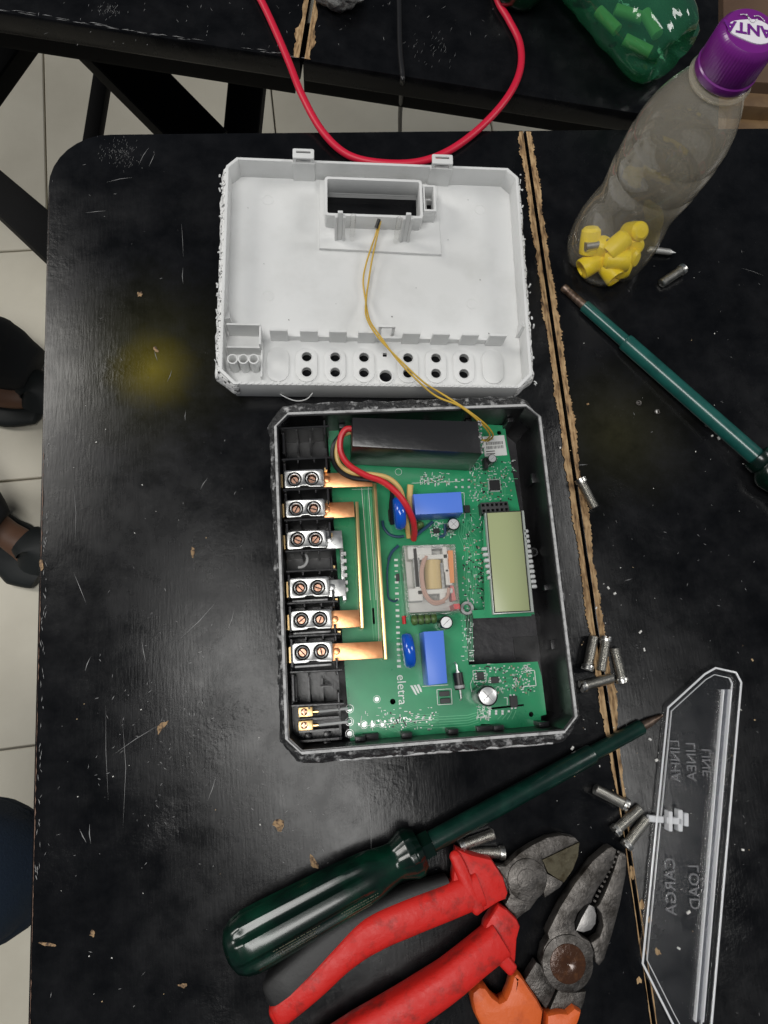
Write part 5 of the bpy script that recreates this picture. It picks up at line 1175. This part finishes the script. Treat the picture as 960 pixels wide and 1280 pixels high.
plate('grip', Zc([(590, 862), (640, 852), (672, 856), (700, 832), (716, 842), (730, 850), (722, 880), (714, 900), (706, 990), (660, 1100), (580, 1120), (586, 960)], .0155), [], .002, .0155, M['orangegrip'], cmb, .0028)

# ------------------------------------------------------------------ clear terminal cover
LF = Fr(P(850, 1050), 0.0); l_ = LF.l
clr = thing('clear_cover', (LF.o.x, LF.o.y, 0), 0, 'clear plastic terminal cover with raised mirrored lettering at the right edge', 'terminal cover')
LZ = .0065
def lq(px, py, z): v = l_(px, py, z); return (v.x, v.y)
outp = [(834, 884), (880, 842), (894, 834), (920, 840), (927, 853), (889, 1290), (880, 1320), (862, 1320), (838, 1276), (802, 1204)]
outer = [lq(*p, LZ) for p in outp]
cen = Vector((sum(p[0] for p in outer) / len(outer), sum(p[1] for p in outer) / len(outer)))
def inset(poly, d):
    n = len(poly); o = []
    sgn = 1 if sum(poly[i][0] * poly[(i + 1) % n][1] - poly[(i + 1) % n][0] * poly[i][1] for i in range(n)) > 0 else -1
    for i in range(n):
        a, c, e = Vector(poly[i - 1]), Vector(poly[i]), Vector(poly[(i + 1) % n]); t1, t2 = (c - a).normalized(), (e - c).normalized()
        n1, n2 = Vector((-t1.y, t1.x)) * sgn, Vector((-t2.y, t2.x)) * sgn; bis = (n1 + n2); bis = bis / max(.3, bis.length_squared) * 2
        o.append(tuple(c + bis * d))
    return o
plate('tray_floor', inset(outer, .0022), [], .0008, .0024, M['clear'], clr)
plate('outer_wall', outer, [inset(outer, .0013)[::-1]], .0006, LZ, M['clear'], clr, .0003)
plate('edge_lip', inset(outer, -.0002), [inset(outer, .0011)[::-1]], LZ, LZ + .0008, M['clearrim'], clr, .0003)
inn = inset(outer, .0046)
plate('inner_lip', inset(outer, .0044), [inset(outer, .0049)[::-1]], .0024, .0040, M['clearrim'], clr, .0002)
for off, zt, mt in ((16, .0050, 'clearrim'), (6.5, .0060, 'clearrim'), (20, .0036, 'clear')):
    a, c = l_(921 - off, 862, zt), l_(886 - off, 1278, zt); d = c - a; nn = Vector((-d.y, d.x, 0)).normalized() * (.0004 if mt == 'clearrim' else .0008)
    plate('long_rib', [(v.x, v.y) for v in (a - nn, c - nn, c + nn, a + nn)], [], .002, zt, M[mt], clr, .0002)
a, c = l_(921 - 11, 862, .004), l_(886 - 11, 1278, .004); d = c - a; nn = Vector((-d.y, d.x, 0)).normalized() * .0022
plate('milky_channel', [(v.x, v.y) for v in (a - nn, c - nn, c + nn, a + nn)], [], .0025, .0034, clear('milky', (.95, .95, .96), .10, (.60, .63, .70), .12), clr)
for tx, px, py, sz in (('LINHA', 845, 951, .0092), ('LINEA', 865, 952, .0092), ('LINE', 884, 953, .0088), ('CARGA', 839, 1108, .0100), ('LOAD', 869, 1109, .0098)):
    p = l_(px, py, .003); sl = math.radians(-4.0)
    Mx = Matrix(((0, -1, 0, p.x), (-1, 0, 0, p.y), (0, 0, 1, .0026), (0, 0, 0, 1)))
    text_obj('raised_lettering', tx, sz, Matrix.Translation((p.x, p.y, 0)) @ Matrix.Rotation(sl, 4, 'Z') @ Matrix.Translation((-p.x, -p.y, 0)) @ Mx, .0004, M['emboss'], clr)
# moulded latch on the left wall
p = l_(845, 1027, .010); b = B()
for dx, dy, sx, sy, sz in [(0, 0, .010, .004, .006), (.004, 0, .003, .013, .006), (-.003, 0, .0025, .012, .007), (-.011, .001, .010, .004, .004), (.009, .0, .003, .008, .004)]:
    b.box((p.x + dx, p.y + dy, .0024 + sz / 2), (sx, sy, sz), rz=-.12, bev=.0004, seg=1)
b.build('latch', M['clearrim'], clr)

# ------------------------------------------------------------------ people at the left edge (only legs and feet are in view)
def limb(pts, r, ry, mt, name, parent, n=18, ex=.9):
    b = B(); b.tube(pts, r, n, ry=ry, ex=ex, smooth=8)
    for v in b.bm.verts:
        k = noise.noise(v.co * 14) * .010 + noise.noise(v.co * 40) * .003; v.co += Vector((k, k * .6, k * .5))
    return b.build(name, M[mt], parent, 70)
g = P(0, 470, FZ)
per = thing('person', (g.x, g.y, FZ), 0, 'person in black trousers and dark shoes, only the feet showing at the left edge', 'person')
def pl_(px, py, z): return P(px, py, z) - Vector((g.x, g.y, FZ))
body = limb([pl_(-330, 330, -.15), pl_(-190, 375, -.40), pl_(-75, 415, -.60), pl_(-5, 440, -.675), pl_(44, 462, -.690)], [.085, .075, .068, .060, .038], [.085, .075, .068, .052, .030], 'trouser', 'trouser_leg', per)
limb([pl_(-330, 330, -.15), pl_(-200, 480, -.40), pl_(-100, 590, -.60), pl_(-40, 640, -.68), pl_(-5, 662, -.70)], [.085, .075, .068, .060, .040], [.085, .075, .068, .05, .035], 'trouser', 'trouser_leg', per)
for k, pp in enumerate([[(-60, 470, -.715), (-10, 482, -.718), (25, 490, -.722), (42, 490, -.735), (52, 490, -.742)], [(-70, 620, -.715), (-20, 650, -.718), (15, 672, -.722), (35, 690, -.728), (55, 705, -.738)]]):
    limb([pl_(*p) for p in pp], [.030, .030, .028, .026, .016], [.020, .020, .018, .014, .008], 'skin', 'foot', per)
    limb([pl_(p[0] + (0 if k else 0), p[1] + 12, FZ + .016) for p in pp], [.044, .046, .048, .046, .030], .012, 'shoe', 'sole', per)
    limb([pl_(pp[3][0] - 4, pp[3][1] - 16, -.70), pl_(pp[3][0] + 8, pp[3][1] - 2, -.697), pl_(pp[3][0] + 6, pp[3][1] + 22, -.715)], [.030, .034, .026], .012, 'shoe', 'strap', per)
g2 = P(-30, 1085, -.25)
per2 = thing('person', (g2.x, g2.y, FZ), 0, 'seated person in navy trousers, only a knee showing at the left edge', 'person')
def pk(px, py, z): return P(px, py, z) - Vector((g2.x, g2.y, FZ))
limb([pk(-330, 1110, -.20), pk(-160, 1098, -.21), pk(-60, 1092, -.215), pk(-18, 1088, -.235), pk(-10, 1086, -.29), pk(-14, 1086, -.45), pk(-20, 1086, -.70)], [.085, .078, .066, .062, .058, .052, .05], [.085, .078, .066, .060, .058, .052, .05], 'jeans', 'trouser_leg', per2, 24)

# ------------------------------------------------------------------ crumbs and shavings
b = B(); b2 = B()
spots = [(715, 935), (940, 825), (812, 924), (860, 1140), (943, 900), (848, 1185), (820, 950), (805, 812), (800, 790), (768, 742), (760, 735), (745, 760), (890, 545), (898, 548), (820, 515), (928, 1062), (872, 1225), (700, 560)]
for i in range(95):
    px, py = (random.uniform(690, 955), random.uniform(320, 1270)) if random.random() < .6 else (random.gauss(750, 18), random.gauss(740 + random.random() * 200, 50))
    if random.random() < .25: px, py = random.uniform(70, 330), random.uniform(500, 1260)
    spots.append((px, py))
for i, (px, py) in enumerate(spots):
    s = (random.uniform(.0002, .0006) if i > 17 else random.uniform(.0008, .0016)); p = P(px, py)
    if px > 690 or px < 340: (b if random.random() < .75 else b2).box((p.x, p.y, s * .35), (s * random.uniform(1, 2.2), s, s * .7), rz=random.uniform(0, 3))
o = b.build('shavings', M['shav'], None, 0); tag(o, 'pale plastic shavings scattered over the black tables', 'debris', kind='stuff')
o = b2.build('crumbs', M['crumb'], None, 0); tag(o, 'tan wood crumbs scattered over the black tables', 'debris', kind='stuff')
for (px, py, wh) in [(798, 504, 'left'), (821, 515, 'right')]:
    p = P(px, py); b = B(); b.lathe([(.0016, 0), (.0022, .0004), (.0020, .0009), (.0013, .0010), (.0011, .0003), (.0001, .0002)], 16); o = b.build('nail_head', M['toolsteel'], None); o.location = p
    tag(o, wh + ' one of two small dark nail heads beside the teal screwdriver', 'nail head', 'nail heads in the table')
